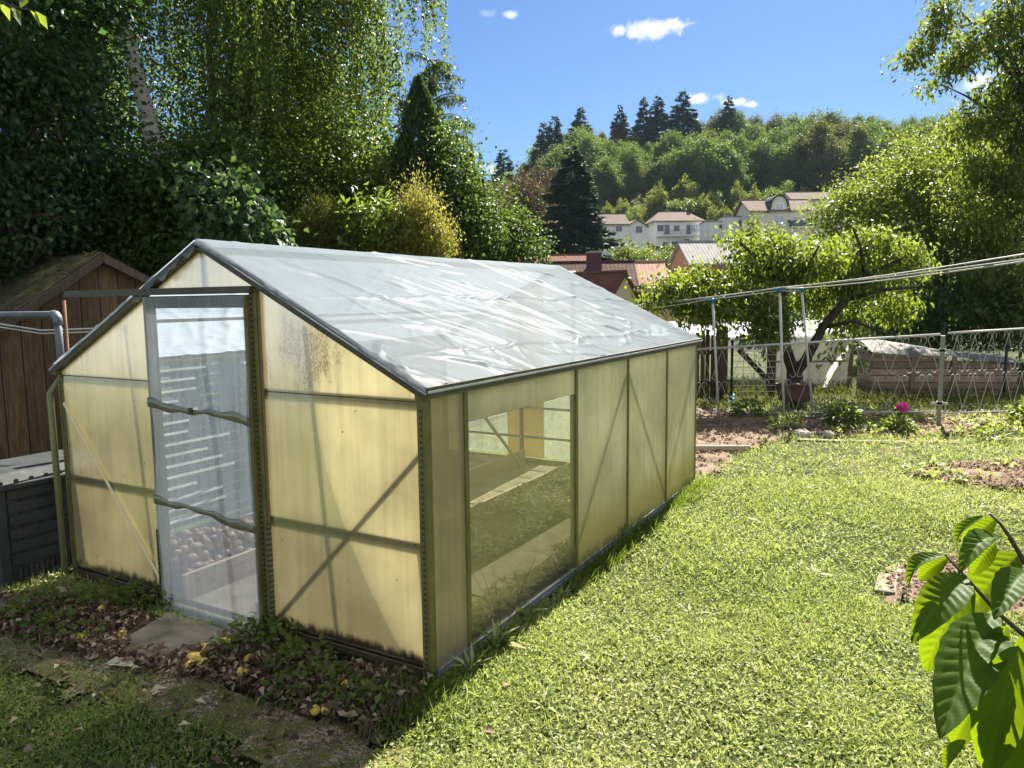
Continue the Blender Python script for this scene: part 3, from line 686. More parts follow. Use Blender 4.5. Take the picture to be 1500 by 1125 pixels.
panel('gable_panel', [(xa, .004, DZ+.034), (xb, .004, DZ+.034), (-W/2, .004, RG-.014)], 'gable_glazing')
# long sides
ys = [.03]+MY+[LN-.03]
mats = ['first_pane', 'clear_pane', 'side_glazing', 'side_glazing', 'side_glazing']
for k in range(5):
    a, b_ = ys[k]+.012, ys[k+1]-.012
    if k == 1:
        MB().box((-.002, a, .05), (.002, b_, 1.16)).build('side_panel', mats[k], gh)
        MB().box((-.005, a, 1.163), (-.001, b_, E_-.022)).build('side_panel', 'side_glazing', gh)
    else:
        MB().box((-.002, a, .05), (.002, b_, E_-.022)).build('side_panel', mats[k], gh)
    MB().box((-W-.002, a, .05), (-W+.002, b_, E_-.022)).build('side_panel', 'back_film' if k < 4 else 'side_glazing', gh)
for (a, za, b_, zb) in ((1.6, .2, 2.42, 1.2), (2.48, 1.2, 3.3, .12), (3.36, .12, 4.13, 1.2)):
    MB().bar((-.016, a, za), (-.016, b_, zb), .004, .022).build('brace', 'steel_green', gh)
# back gable: film, one aged panel in the middle, studs and slotted rails
yb = LN-.004
def bz(x): return roofz(x)-.012
for a, b_, mt in ((-W+.03, -2.03, 'back_film'), (-2.02, -1.6, 'back_panel'), (-1.59, -.03, 'back_film')):
    poly = [(a, yb, .1), (b_, yb, .1), (b_, yb, bz(b_))]
    if a < -W/2 < b_: poly.append((-W/2, yb, bz(-W/2)))
    poly.append((a, yb, bz(a)))
    panel('back_panel', poly, mt)
for x in (-1.84, -1.24): MB().box((x-.018, yb-.04, .05), (x+.018, yb-.02, roofz(x)-.05)).build('stud', 'steel_green', gh)
for z in (.32, .63, 1.2): MB().box((-W+.03, yb-.05, z-.012), (-.03, yb-.041, z+.012)).build('cross_rail', 'slotted_rail', gh)
# vent winder tube and stay hung inside the clear pane
mb = MB().tube([(-.1, .58, 1.20), (-.1, 1.3, 1.185)], .018, 8); mb.build('roller_tube', 'pipe_grey', gh)
MB().bar((-.1, .6, 1.19), (-.1, 1.04, .8), .012, .012).build('stay', 'aluminium', gh)
# sliding door
dr = MB()
for x in (DX0+.012, DX1-.012): dr.box((x-.012, -.046, .03), (x+.012, -.026, DZ-.01))
dr.box((DX0+.024, -.046, .03), (DX1-.024, -.026, .05))
door = dr.build('door', 'steel_green', gh)
MB().box((DX0+.024, -.046, DZ-.075), (DX1-.024, -.026, DZ-.01)).build('door_rail', 'steel_dark', door)
def film(u, v):
    x = DX0+.006+u*(DX1-DX0-.012); z = .035+v*(DZ-.05)
    k = .012*(fbm(u*5, v*9, 31)-.47)+.006*math.sin(u*9+v*3)*math.sin(v*14)
    return (x, -.054+float(k), z)
MB().grid(film, 26, 50).build('door_film', 'door_film', door, smooth_=True)
def film2(u, v):
    x = DX0+.05+u*(DX1-DX0-.04); z = .005+v*.05
    return (x, -.062-.02*(1-v)+.006*math.sin(u*14), z)
MB().grid(film2, 20, 4).build('film_skirt', 'door_film', door, smooth_=True)
for z0, z1, s in ((1.2, 1.16, 1), (.66, .6, 2)):
    def wrap(u, v):
        x = DX0+.01+u*(DX1-DX0-.02); a = 2*math.pi*v
        zz = z0+(z1-z0)*u+.008*math.sin(u*8+s*2)+.004*math.sin(u*23)
        rr = .02+.007*math.sin(u*7+s)+.003*math.sin(u*31)
        return (x, -.064+.006*math.cos(a), zz+rr*math.sin(a))
    MB().grid(wrap, 40, 8).build('film_wrap', 'wrap_film', door, smooth_=True)
MB().box((-1.49, -.086, 1.165), (-1.47, -.07, 1.2)).build('latch', 'steel_dark', door)
# roof sheeting: both slopes, creases dragged down the fall
def roof_half(side):
    nu, nv = 330, 130
    U, Vv = np.meshgrid(np.linspace(-.035, LN+.03, nu+1), np.linspace(0, 1, nv+1))
    sl = math.hypot(W/2+.05, RG-E_)
    D = np.zeros_like(U); s = Vv*sl
    rr = np.random.default_rng(40+side)
    def crease(y0, s0, ang, ln, amp, wd):
        dy, ds = math.cos(ang), math.sin(ang)
        wob = .02*np.sin((U*dy+s*ds)*7+y0*9)
        t = (U-y0)*dy+(s-s0)*ds; q = -(U-y0)*ds+(s-s0)*dy+wob
        e = smooth(t/(ln*.3))*smooth((ln-t)/(ln*.3))
        return amp*e*np.exp(-(q/wd)**2)
    for k in range(120):
        a = rr.normal(.75, .28)
        D += crease(rr.uniform(-.3, LN), rr.uniform(-.1, sl*.9), a, rr.uniform(.25, 1.3), rr.uniform(.002, .008), rr.uniform(.014, .034))
    for k in range(22): D += crease(rr.uniform(-.2, LN), sl-rr.uniform(.05, .3), rr.normal(-.5, .5), rr.uniform(.15, .4), rr.uniform(.003, .008), rr.uniform(.014, .024))
    for y0 in (.0, 1.35, 2.7):  # broad folds where the sheet was pulled over the rafters
        D += crease(y0+.25, .0, 1.0+.1*y0, 1.9, .012, .035)
    for s0 in (.42, .82): D += crease(-.2, s0*sl, 0.02, LN+.5, .007, .012)
    D += .014*(fbm(U*1.6, s*1.6, 60, 3)-.45)+.004*np.abs(fbm((U-s*.6)*5, (s+U*.3)*1.6, 66, 2)-.4)*2
    x = -W/2+side*Vv*(W/2+.029); z = RG+.03+(E_+.03-RG-.03)*Vv
    n = np.array([side*(RG-E_), 0, W/2]); n = n/np.linalg.norm(n)
    sag = -.012*np.abs(np.sin(np.pi*(U+.03)/1.045))*np.sin(np.pi*np.clip(Vv, 0, 1))
    dd = D+sag
    X = x+n[0]*dd; Z = z+n[2]*dd; Y = U.copy()
    Y[:, 0] += .02*(fbm(Vv[:, 0]*14, Vv[:, 0]*0+3, 5)-.5)*2
    Z[:, 0] -= .022; Y[:, 1] -= 0
    q = np.arange(nu*nv); r = q//nu; c = q % nu
    F = np.stack([r*(nu+1)+c, r*(nu+1)+c+1, (r+1)*(nu+1)+c+1, (r+1)*(nu+1)+c], 1)
    if side < 0: F = F[:, ::-1]
    link('roof_sheet', arrays_mesh('roof_sheet', np.stack([X, Y, Z], -1).reshape(-1, 3), F, 'roof_sheet', 4, smooth_=True), gh)
roof_half(1); roof_half(-1)
def hem(u, v):  # ragged edge hanging over the left half of the front verge
    x = -W/2-u*.55; z = roofz(x)+.028
    return (x, -.036-.006*v, z-.05*v*(1+.5*math.sin(u*9)*math.sin(u*23)))
MB().grid(hem, 24, 3).build('sheet_hem', 'roof_sheet', gh, smooth_=True)
def hem2(u, v):
    x = -W/2+u*(W/2+.04); z = roofz(x)+.028
    return (x, -.028-.016*v, z-.016*v*(1+.6*math.sin(u*31)))

# slatted fence outside the left wall, seen through the film
mb = MB(); ml = MB()
for k in range(15):
    z = .1+k*.078
    xo = -2.9-.02*k; mb.box((xo-.02, .46, z), (xo, 4.0, z+.06)); 
    for ya, yc in ((.46+.5*random.random()**2, 1.0+.5*random.random()), (1.62+.4*random.random(), 4.0)): ml.prism([(xo+.0005, ya, z+.058), (xo+.0005, ya, z+.04), (xo+.012, ya, z+.04)], (0, yc-ya, 0))
fn = thing('slatted_fence', 'low fence of grey horizontal slats behind the greenhouse film', 'fence', (-3.0, .42, 0))
mb.build('slats', 'slat_dark', fn, True); ml.build('ledges', 'grey_wood', fn, True)  # ledges shaped and coloured paler than the slats to read as sunlit edges
for y in (.5, 1.6, 2.8, 3.9): MB().bar((-2.945, y, 0), (-3.245, y, 1.32), .05, .04, (1, 0, 0)).build('post', 'slat_dark', fn, True)
MB().box((-3.23, .46, 1.275), (-3.2, 4.0, 1.3)).build('top_rail', 'grey_wood', fn, True)
wm = MB()
for k in range(14): wm.tube([(-2.95, .5+k*.25, .1), (-2.95, .5+k*.25, 1.33)], .003, 4)
wm.build('wire_mesh', 'galvanised', fn, True)

# heap of onions drying behind the door
om = [MB(), MB(), MB()]
for m_, s in zip(om, (.86, .75, .62)): m_.lathe([(.001, -.035*s), (.02*s, -.033*s), (.037*s, -.018*s), (.042*s, 0), (.036*s, .019*s), (.018*s, .033*s), (.005, .044*s), (.002, .058*s)], 12)
om = [m_.mesh('onion', 'onion_skin', True) for m_ in om]
pos = []
for k in range(900):
    x = random.uniform(-2.5, -1.84); y = random.uniform(.12, 1.5); h = .1+.13*math.exp(-((x+2.2)**2)/.06)*(.6+.4*math.sin(y*3+1))
    z = h+random.uniform(-.02, .05)
    if all((x-a)**2+(y-b)**2+(z-c)**2 > .063**2 for a, b, c in pos): pos.append((x, y, z))
    if len(pos) >= 150: break
for x, y, z in pos:
    o = link('onion', random.choice(om)); o.location = (x, y, z); o.rotation_euler = (random.uniform(-1.4, 1.4), random.uniform(-1.4, 1.4), random.uniform(0, 6))
    tag(o, 'brown onion in the drying heap behind the greenhouse door', 'onion', 'onions drying in a heap inside the greenhouse')

# dried weeds on the inner beds
n = 11000
x = np.concatenate([rng.uniform(-1.18, -.55, n*2//3), rng.uniform(-.21, -.04, n-n*2//3)]); y = rng.uniform(.1, LN-.1, n)
k = vn(x*4, y*4, 77) > .3
x = x[k]; y = y[k]; n = len(x)
P = np.stack([x, y, .07+.05*rng.random(n)], 1); D = rng.normal(size=(n, 3)); D[:, 2] = rng.uniform(-.2, .7, n)
o = link('dry_weeds', quads('dry_weeds', P, D, rdir(n)+[0, 0, 1], rng.uniform(.03, .09, n), rng.uniform(.004, .02, n), 'dry_stalk')); tag(o, 'dried weeds lying over the greenhouse soil beds', kind='stuff')
P = P[:1600]+[0, 0, .02]
o = link('bed_weeds', quads('bed_weeds', P, rdir(len(P))+[0, 0, .3], rdir(len(P))+[0, 0, 1.5], .028, .02, 'leaf_weed')); tag(o, 'small green weeds on the greenhouse soil', kind='stuff')

# ================================================================== left corner: shed, compost bin, pipes
shp = at(150, 500, 7.2); sh_rz = YAW+.85
sh = thing('garden_shed', 'brown board garden shed with dark mossy roof beside the greenhouse', 'shed', (shp.x, shp.y, 0), sh_rz)
zpk = top_z(150, 379, 7.2)
sl_l, sl_r = .72, .45
hw_l, hw_r = 1.7, .5
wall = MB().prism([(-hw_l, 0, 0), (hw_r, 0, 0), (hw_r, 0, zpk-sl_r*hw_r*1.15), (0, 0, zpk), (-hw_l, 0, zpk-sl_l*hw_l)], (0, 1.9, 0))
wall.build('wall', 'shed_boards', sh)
def roofslab(x1, z1, nm):
    q = Vector((0, 0, .03))
    d = MB().prism([(0, -.14, zpk+.02), (x1, -.14, z1+.02), (x1, -.14, z1+.06), (0, -.14, zpk+.06)], (0, 2.2, 0)); return d.build(nm, 'tile_mossy', sh)
roofslab(-hw_l-.15, zpk-sl_l*(hw_l+.15), 'roof'); roofslab(hw_r+.12, zpk-sl_r*1.15*(hw_r+.12), 'roof')
for x1, z1 in ((-hw_l-.15, zpk-sl_l*(hw_l+.15)), (hw_r+.12, zpk-sl_r*1.15*(hw_r+.12))):
    MB().bar((0, -.155, zpk), (x1, -.155, z1), .022, .07).build('verge_board', 'picket_wood', sh)
rg2 = random.Random(3)
bp_, bd, bu = [], [], []
for k in range(500):
    t = rg2.random()*hw_l; y = rg2.uniform(-.1, 1.8); bp_.append((-t, y, zpk-sl_l*t+.065)); bd.append((rg2.gauss(0, 1), rg2.gauss(0, 1), .3)); bu.append((0, 0, 1))
o = link('moss', quads('moss', bp_, np.array(bd), np.array(bu)+.1, .05, .03, 'leaf_olive'), sh)

bn = thing('compost_bin', 'dark grey ribbed plastic compost bin with vented lid beside the greenhouse corner', 'compost bin', (-2.97, -.36, 0))
bw, bl, bh = .72, .74, .62
def bx(lo, hi, mb): return mb.box(lo, hi)
body = MB(); body.box((-bw+.02, .02, 0), (-.02, bl-.02, bh))
for k in range(6):
    z = .14+k*.083
    body.box((-.02, .07, z), (-.004, bl-.07, z+.062)); body.box((-bw+.07, .004, z), (-.07, .02, z+.062))
body.box((-.06, .0, 0), (.0, .06, bh)).box((-.06, bl-.06, 0), (.0, bl, bh)).box((-bw, 0, 0), (-bw+.06, .06, bh))
body.build('body', 'bin_plastic', bn, bevel=.006)
gr = MB()
for k in range(16): gr.box((-.018, .1+k*.033, .012), (-.006, .118+k*.033, .12))
gr.build('vent_grille', 'bin_plastic', bn)
for k in range(5):
    for j in range(5): MB().box((-.021, .14+j*.11, .205+k*.083), (-.0035, .148+j*.11, .216+k*.083)).build('air_hole', 'black_trim', bn)
lid = MB(); lid.box((-bw-.02, -.02, bh+.002), (.02, bl+.02, bh+.04)); lid.prism([(-bw, 0, bh+.04), (0, 0, bh+.04), (-.12, .0, bh+.085), (-bw+.12, 0, bh+.085)], (0, bl, 0))
for k in range(8): lid.box((-.035, .04+k*.09, bh+.04), (.0, .055+k*.09, bh+.062))
lid.build('lid', 'bin_plastic', bn, bevel=.008)
pl = MB().bar(G(-60, 905, .03), G(98, 868, .03), .16, .05).build('timber_plank', 'grey_wood', bevel=.006)
tag(pl, 'weathered plank lying on the ground in front of the compost bin', 'plank')

pp = thing('water_pipe', 'grey plastic pipe with an elbow beside the greenhouse corner', 'pipe', (-2.93, -.02, 0))
px0 = at(84, 462, 4.75); px0.z = 1.69
xl = at(-60, 466, 5.0); xl.z = 1.69
MB().tube([px0, (px0.x, px0.y, 1.28)], .022, 10).build('upright', 'pipe_grey', pp, True, True)
MB().tube([xl, px0-Vector((.05, -.01, 0))], .022, 10).build('arm', 'pipe_grey', pp, True, True)
MB().tube([px0-Vector((.06, -.01, 0)), px0-Vector((.02, 0, .004)), px0-Vector((0, 0, .025)), px0-Vector((0, 0, .07))], .029, 10).build('elbow', 'pipe_grey', pp, True, True)
MB().tube([(px0.x, px0.y, 1.3), (-2.885, -.035, 1.2), (-2.87, -.04, 0)], .02, 8).build('lower_pipe', 'pipe_green', pp, True, True)
rp = at(92, 440, 4.9)
rd = MB().tube([(rp.x, rp.y, 0), (rp.x+.01, rp.y, rp.z)], .012, 7).build('rusty_rod', 'rust', smooth_=True); tag(rd, 'thin rusty iron rod standing behind the grey pipe', 'rod')
wr = MB()
for dz in (-.05, -.075): wr.tube([at(-40, 466, 5.6)+Vector((0, 0, dz+.04)), at(60, 470, 5.6)+Vector((0, 0, dz-.02)), at(172, 470, 5.6)+Vector((0, 0, dz))], .006, 5)
o = wr.build('trellis_wire', 'galvanised'); tag(o, 'pair of slack wires stretched across the brown shed front', 'wire')
# ================================================================== vegetation
def clumpcrown(blobs, n_clump, per, clump_r, outw=.6, droop=.3, shell=.45, seed=0, flat=.7):
    "leaf points in clumps spread through overlapping ellipsoids"
    g = np.random.default_rng(seed)
    B = [(np.array(c, float), np.array(r, float)) for c, r in blobs]
    w = np.array([np.prod(r)**(2/3) for c, r in B]); w /= w.sum()
    idx = g.choice(len(B), n_clump, p=w)
    C0 = np.array([B[i][0] for i in idx]); R0 = np.array([B[i][1] for i in idx])
    d = g.normal(size=(n_clump, 3)); d /= np.linalg.norm(d, axis=1, keepdims=True)
    rr = 1-(1-shell)*g.random(n_clump)**1.4
    C = C0+d*R0*rr[:, None]
    sz = g.uniform(.6, 1.4, n_clump)
    m = g.poisson(per*sz)
    ii = np.repeat(np.arange(n_clump), m)
    P = C[ii]+g.normal(size=(len(ii), 3))*clump_r*sz[ii][:, None]*[1, 1, flat]
    O = d[ii]
    D = O*outw+g.normal(size=P.shape)*.6; D[:, 2] -= droop
    U = g.normal(size=P.shape)*.6+[0, 0, 1.0]
    tone = g.random(n_clump)
    rnd = np.clip(tone[ii]*.6+g.random(len(ii))*.4, 0, 1)
    return P, D, U, rnd, C
def limbs(mb, base, path, C, r0, n=14, seed=0, tip=.012, sides=5, start=.35):
    "tapered trunk along path, limbs bending out to clump centres"
    g = random.Random(seed)
    pts = [Vector(p) for p in path]
    k = len(pts)
    mb.tube(pts, [r0*(1-.72*i/(k-1)) for i in range(k)], 9)
    if len(C) == 0: return
    for j in range(n):
        c = Vector(C[g.randrange(len(C))])
        t = start+(1-start)*g.random(); f = t*(k-1); i0 = min(int(f), k-2); a = pts[i0].lerp(pts[i0+1], f-i0)
        mid = a.lerp(c, .5)+Vector((g.gauss(0, .12), g.gauss(0, .12), .12*(c-a).length))
        rr = r0*(1-.72*t)*.5
        mb.tube([a, a.lerp(mid, .5)+Vector((0, 0, .02)), mid, mid.lerp(c, .5)+Vector((g.gauss(0, .05), g.gauss(0, .05), 0)), c], [rr, rr*.8, rr*.55, rr*.35, tip*.6], sides, False)
def tree(name, label, cat, base, blobs, mat, n_clump, per, clump_r, ln, wd, trunk=None, r0=.12, bark='bark', nl_=16, outw=.6, droop=.3, shell=.45, seed=0, full=False, group=None, extra=None, flat=.7, start=.35):
    "blobs and trunk are given in metres from the tree's foot"
    t = thing(name, label, cat, base, 0, group)
    P, D, U, rnd, C = clumpcrown(blobs, n_clump, per, clump_r, outw, droop, shell, seed, flat)
    if extra is not None:
        P = np.concatenate([P, extra[0]]); D = np.concatenate([D, extra[1]]); U = np.concatenate([U, extra[2]]); rnd = np.concatenate([rnd, extra[3]])
    g = np.random.default_rng(seed+5)
    l = ln*g.uniform(.65, 1.2, len(P))
    me = (leaves if full else quads)('crown', P, D, U, l, l*wd/ln, mat, rnd=rnd)
    link('crown', me, t)
    if trunk:
        mb = MB(); limbs(mb, base, trunk, C, r0, nl_, seed, start=start)
        link('trunk', mb.mesh('trunk', bark, True), t)
    return t
def strands(tops, ln, step, seed, spread=.03):
    "hanging birch switches: leaves along drooping lines"
    g = np.random.default_rng(seed); P = []; D = []
    for tp in tops:
        L = ln*g.uniform(.45, 1.25); n = int(L/step)
        dx, dy = g.normal(size=2)*.12
        z = np.arange(n)*step
        q = np.stack([tp[0]+dx*z+g.normal(0, spread, n), tp[1]+dy*z+g.normal(0, spread, n), tp[2]-z], 1)
        P.append(q)
    P = np.concatenate(P); D = g.normal(size=P.shape)*.55+[0, 0, -.9]; U = g.normal(size=P.shape)+[0, 0, .2]
    return P, D, U, g.random(len(P))
def rel(px, py, D, base):
    p = at(px, py, D); return (p.x-base[0], p.y-base[1], p.z-base[2])
def blob(px, py, D, rx, rz, base, ry=None):
    return (rel(px, py, D, base), (rx, ry or rx, rz))

# ---- left side: birches
b1 = land(262, 10.6)
path = [(0, 0, 0)]+[rel(x, y, 10.6, b1) for x, y in ((246, 330), (232, 230), (208, 140), (182, 40), (160, -60), (130, -200))]
bl1 = [blob(200, -120, 10.6, 2.0, 1.4, b1), blob(100, -20, 10.2, 1.2, 1.2, b1), blob(340, -60, 11.8, 1.3, 1.3, b1), blob(60, 120, 10.2, .9, 1.2, b1), blob(290, 120, 11, .6, .9, b1)]
g = np.random.default_rng(11)
tops = [rel(x_, g.uniform(-240, 60), 10.9+g.uniform(.1, 1.4) if 120 < x_ < 290 else 10.6+g.uniform(-1.2, 1.2), b1) for x_ in g.uniform(-20, 420, 420)]
tree('birch_tree', 'leaning white-barked birch with weeping branches at the left', 'tree', b1, bl1, 'leaf_birch', 430, 62, .22, .055, .036, path, .16, 'birch_bark', 10, start=.86, seed=21, extra=strands(tops, 1.9, .018, 12), droop=.7)
b2 = land(318, 12.2)
path = [(0, 0, 0)]+[rel(x, y, 12.2, b2) for x, y in ((318, 300), (312, 140), (306, 60), (312, -60), (320, -200))]
bl2 = [blob(440, 30, 12, 1.0, 1.2, b2), blob(480, -90, 12, 1.3, 1.0, b2), blob(400, -60, 12, 1.2, 1.2, b2), blob(400, 190, 12, .8, .9, b2), blob(520, 90, 12, .5, .6, b2), blob(455, 180, 11.8, .6, .9, b2)]
tops = [rel(g.uniform(336, 560), g.uniform(-170, 150), 12+g.uniform(-1., 1.), b2) for k in range(420)]
tops += [rel(x+g.uniform(-16, 16), g.uniform(-130, -30), 11.6+g.uniform(-.3, .3), b2) for x in (575, 590, 610, 620, 632, 648, 640, 625) for k in range(4)]
tops += [rel(x+g.uniform(-8, 8), y, 11.8, b2) for x, y in ((545, 60), (560, 40), (575, 55), (583, 75), (560, 55), (552, 80)) for k in range(4)]
t = tree('birch_tree', 'upright birch with yellow-green strands hanging against the sky', 'tree', b2, bl2, 'leaf_birch', 420, 62, .2, .058, .038, path, .1, 'birch_bark', 18, seed=22, extra=strands(tops, 1.55, .02, 13), droop=.7)
mb = MB()
for a, c in (((320, -60), (640, -120)), ((312, 60), (585, 40)), ((330, -150), (600, -170)), ((640, -120), (650, 10))):
    p0 = Vector(rel(*a, 12, b2)); p1 = Vector(rel(*c, 11.7, b2)); mb.tube([p0, p0.lerp(p1, .5)+Vector((0, 0, .25)), p1], [.035, .02, .006], 5)
link('branch', mb.mesh('branch', 'bark', True), t)

# ---- left side: broadleaf, ivy, shrubs
b = land(20, 8.3)
tree('broadleaf_tree', 'dark shaded broadleaf tree filling the left edge', 'tree', b, [blob(20, 20, 8.3, 1.1, 1.3, b), blob(-60, 170, 8.2, 1.0, 1.1, b), blob(70, 190, 8.5, .75, 1.0, b), blob(10, 330, 8.2, .9, .7, b), blob(90, -60, 8.6, .9, .9, b)],
     'leaf_dark', 560, 60, .2, .075, .05, [(0, 0, 0), (.1, 0, 1.6), (.05, .1, 3), (.1, 0, 4.6)], .16, seed=31)
def shrub(name, label, px, D, blobs, mat, ncl, per, cr, ln, wd, seed, cat='shrub', full=False, **kw):
    b = land(px, D)
    return tree(name, label, cat, b, [blob(*q, b) for q in blobs], mat, ncl, per, cr, ln, wd, [(0, 0, 0), (.03, 0, .5), (0, .04, 1.1), (.05, 0, 1.6)], .05, nl_=14, seed=seed, full=full, start=.1, **kw)
shrub('ivy_hedge', 'dark ivy-covered bush rising behind the brown shed', 110, 9.2, [(60, 380, 9.2, .8, .55), (150, 330, 9.3, .75, .7), (190, 325, 9.4, .5, .5), (230, 400, 9.0, .6, .5), (40, 300, 9.3, .8, .6)], 'leaf_ivy', 420, 62, .18, .065, .055, 41, full=True)
shrub('laurel_bush', 'glossy dark bush behind the front end of greenhouse ridge', 275, 9.0, [(270, 300, 9.2, .6, .6), (300, 390, 8.9, .6, .5), (330, 270, 9.5, .6, .7), (265, 275, 9.6, .5, .45)], 'leaf_ivy', 300, 62, .17, .07, .045, 42, full=True)
shrub('fig_bush', 'bush with broad pale bluish leaves above the greenhouse ridge', 335, 8.1, [(340, 320, 8.1, .36, .3), (300, 285, 8.1, .2, .16), (390, 350, 8.1, .25, .16), (330, 270, 8.2, .2, .12)], 'leaf_big', 110, 13, .12, .105, .085, 43, full=True, droop=.5)
shrub('hazel_bush', 'tall dense hazel thicket below the upright birch', 440, 10.6, [(430, 260, 10.6, .85, .8), (500, 300, 10.6, .75, .75), (400, 350, 10.3, .7, .5), (520, 210, 10.8, .55, .65), (470, 370, 10.2, .8, .4), (560, 300, 10.8, .45, .6), (380, 200, 11.2, .7, .8)], 'leaf_hazel', 520, 62, .18, .062, .046, 44, full=True)
shrub('elder_bush', 'leafy bush with long bright leaves left of the golden conifer', 545, 9.2, [(545, 320, 9.2, .32, .25), (520, 365, 9.2, .4, .25), (580, 350, 9.4, .3, .3)], 'leaf_hazel', 90, 22, .12, .12, .04, 45, full=True)
shrub('dark_bush', 'dark green bush right of the tall thuja', 665, 10.6, [(660, 290, 10.6, .42, .7), (685, 330, 10.7, .5, .5), (640, 330, 10.4, .45, .5), (655, 215, 10.8, .28, .4)], 'leaf_ivy', 240, 60, .15, .06, .045, 46, full=True)
shrub('privet_bush', 'mixed green bush at the right end of hedge before the hill', 745, 11.5, [(735, 365, 11.5, .35, .3), (762, 340, 11.6, .16, .3), (780, 372, 11.4, .22, .2), (710, 370, 11.2, .3, .25), (752, 300, 11.7, .07, .28)], 'leaf_ivy', 120, 45, .13, .055, .038, 47, full=True)
shrub('back_hedge', 'dark evergreen bushes forming the back of left hedge', 360, 14, [(100, 330, 14, 2.0, 1.2), (250, 300, 14, 1.6, 1.5), (400, 300, 14, 1.5, 1.4), (540, 320, 14, 1.3, 1.2), (640, 350, 14, 1.0, .8), (20, 250, 13, 1.5, 1.5), (330, 160, 14.5, 1.3, 1.3), (140, 180, 14.5, 1.2, 1.0), (430, 130, 15, 1.2, 1.1), (500, 220, 14.5, 1.0, 1.0), (60, 90, 14.5, 1.6, 1.3)], 'leaf_dark', 1050, 60, .3, .1, .07, 48)

def conifer_sprays(h, r, n, seed, rise=.7, ln=.09, taper=.75, zlo=.03, waver=.15):
    "upright sprays filling a narrow flame"
    g = np.random.default_rng(seed)
    t = g.uniform(zlo, 1, n)**.9; z = t*h
    ph = g.uniform(0, 2*np.pi, n)
    prof = r*np.minimum(1, ((1-t)/(1-taper+1e-6))**.75)*(1+waver*np.sin(ph*3+z*6)+waver*.6*np.sin(ph*7-z*11))
    q = prof*np.sqrt(g.uniform(.25, 1, n))
    P = np.stack([np.cos(ph)*q, np.sin(ph)*q, z], 1)
    k_ = (.12+1.1*(1-t))[:, None]*[1, 1, 0]+[0, 0, 1]; D = (np.stack([np.cos(ph), np.sin(ph), np.full(n, rise*2)], 1)+g.normal(size=(n, 3))*.45)*k_
    U = np.stack([-np.sin(ph), np.cos(ph), np.zeros(n)], 1)+g.normal(size=(n, 3))*.8
    return P, D, U, g.random(n)
def flame(name, label, px, D, py_top, r, mat, n, ln, wd, seed, rise=.7, taper=.75, plumes=None, lean=0):
    b = land(px, D); h = top_z(px, py_top, D)-b.z
    t = thing(name, label, 'conifer', b)
    parts = [conifer_sprays(h, r, n, seed, rise, taper=taper)]
    if plumes:
        for i, (dx, dy, hh, rr, nn) in enumerate(plumes):
            P, Dd, U, q = conifer_sprays(hh, rr, nn, seed+i+1, rise, taper=.35, zlo=.0)
            P = P+np.stack([dx*(.3+.7*P[:, 2]/hh), dy*(.3+.7*P[:, 2]/hh), P[:, 2]*0], 1); parts.append((P, Dd, U, q))
    P, Dd, U, q = (np.concatenate([p_[i] for p_ in parts]) for i in range(4))
    g = np.random.default_rng(seed)
    link('crown', quads('crown', P, Dd, U, ln*g.uniform(.6, 1.3, len(P)), wd, mat, rnd=q), t)
    mb = MB().tube([(0, 0, 0), (lean*.5, 0, h*.5), (lean, 0, h*.93)], [.07, .045, .008], 7); link('trunk', mb.mesh('trunk', 'bark', True), t)
    return t
flame('thuja_tree', 'tall dark column of thuja rising behind the greenhouse ridge', 622, 10.8, 118, .42, 'leaf_thuja', 30000, .07, .02, 51, plumes=[(.2, -.1, 2.6, .3, 5000), (-.25, 0, 2.3, .28, 4500)])
def conbush(label, px, D, blobs, mat, seed):
    b = land(px, D)
    return tree('golden_conifer', label, 'conifer', b, [blob(*q, b) for q in blobs], mat, 330, 42, .075, .05, .014, [(0, 0, 0), (0, 0, 1.2), (.02, 0, 2.2)], .05, nl_=14, seed=seed, outw=.45, droop=-.75, shell=.3, flat=1.5, start=.3)
conbush('golden yellow conifer bush rising over the greenhouse ridge', 606, 9.3, [(606, 345, 9.3, .3, .42), (575, 365, 9.2, .22, .28), (640, 360, 9.3, .24, .3), (611, 288, 9.3, .1, .24), (632, 312, 9.3, .09, .2), (590, 305, 9.3, .1, .2), (650, 335, 9.3, .08, .14), (620, 320, 9.2, .14, .25)], 'leaf_gold', 52)
conbush('smaller olive-green conifer left of the golden one', 470, 9.2, [(470, 345, 9.2, .2, .3), (450, 362, 9.2, .18, .2), (495, 362, 9.2, .18, .2), (474, 318, 9.2, .08, .18), (458, 330, 9.2, .07, .14)], 'leaf_olive', 53)
flame('juniper_bush', 'spiky dark juniper with several upright tips against the sky', 695, 11.2, 222, .22, 'leaf_thuja', 7000, .07, .018, 54, .9, .35, [(-.2, 0, 3.3, .16, 3500), (.18, 0, 3.55, .14, 3500), (.02, -.1, 3.1, .18, 3000), (.34, .1, 2.9, .2, 3500), (-.42, .1, 3.75, .13, 3500)])
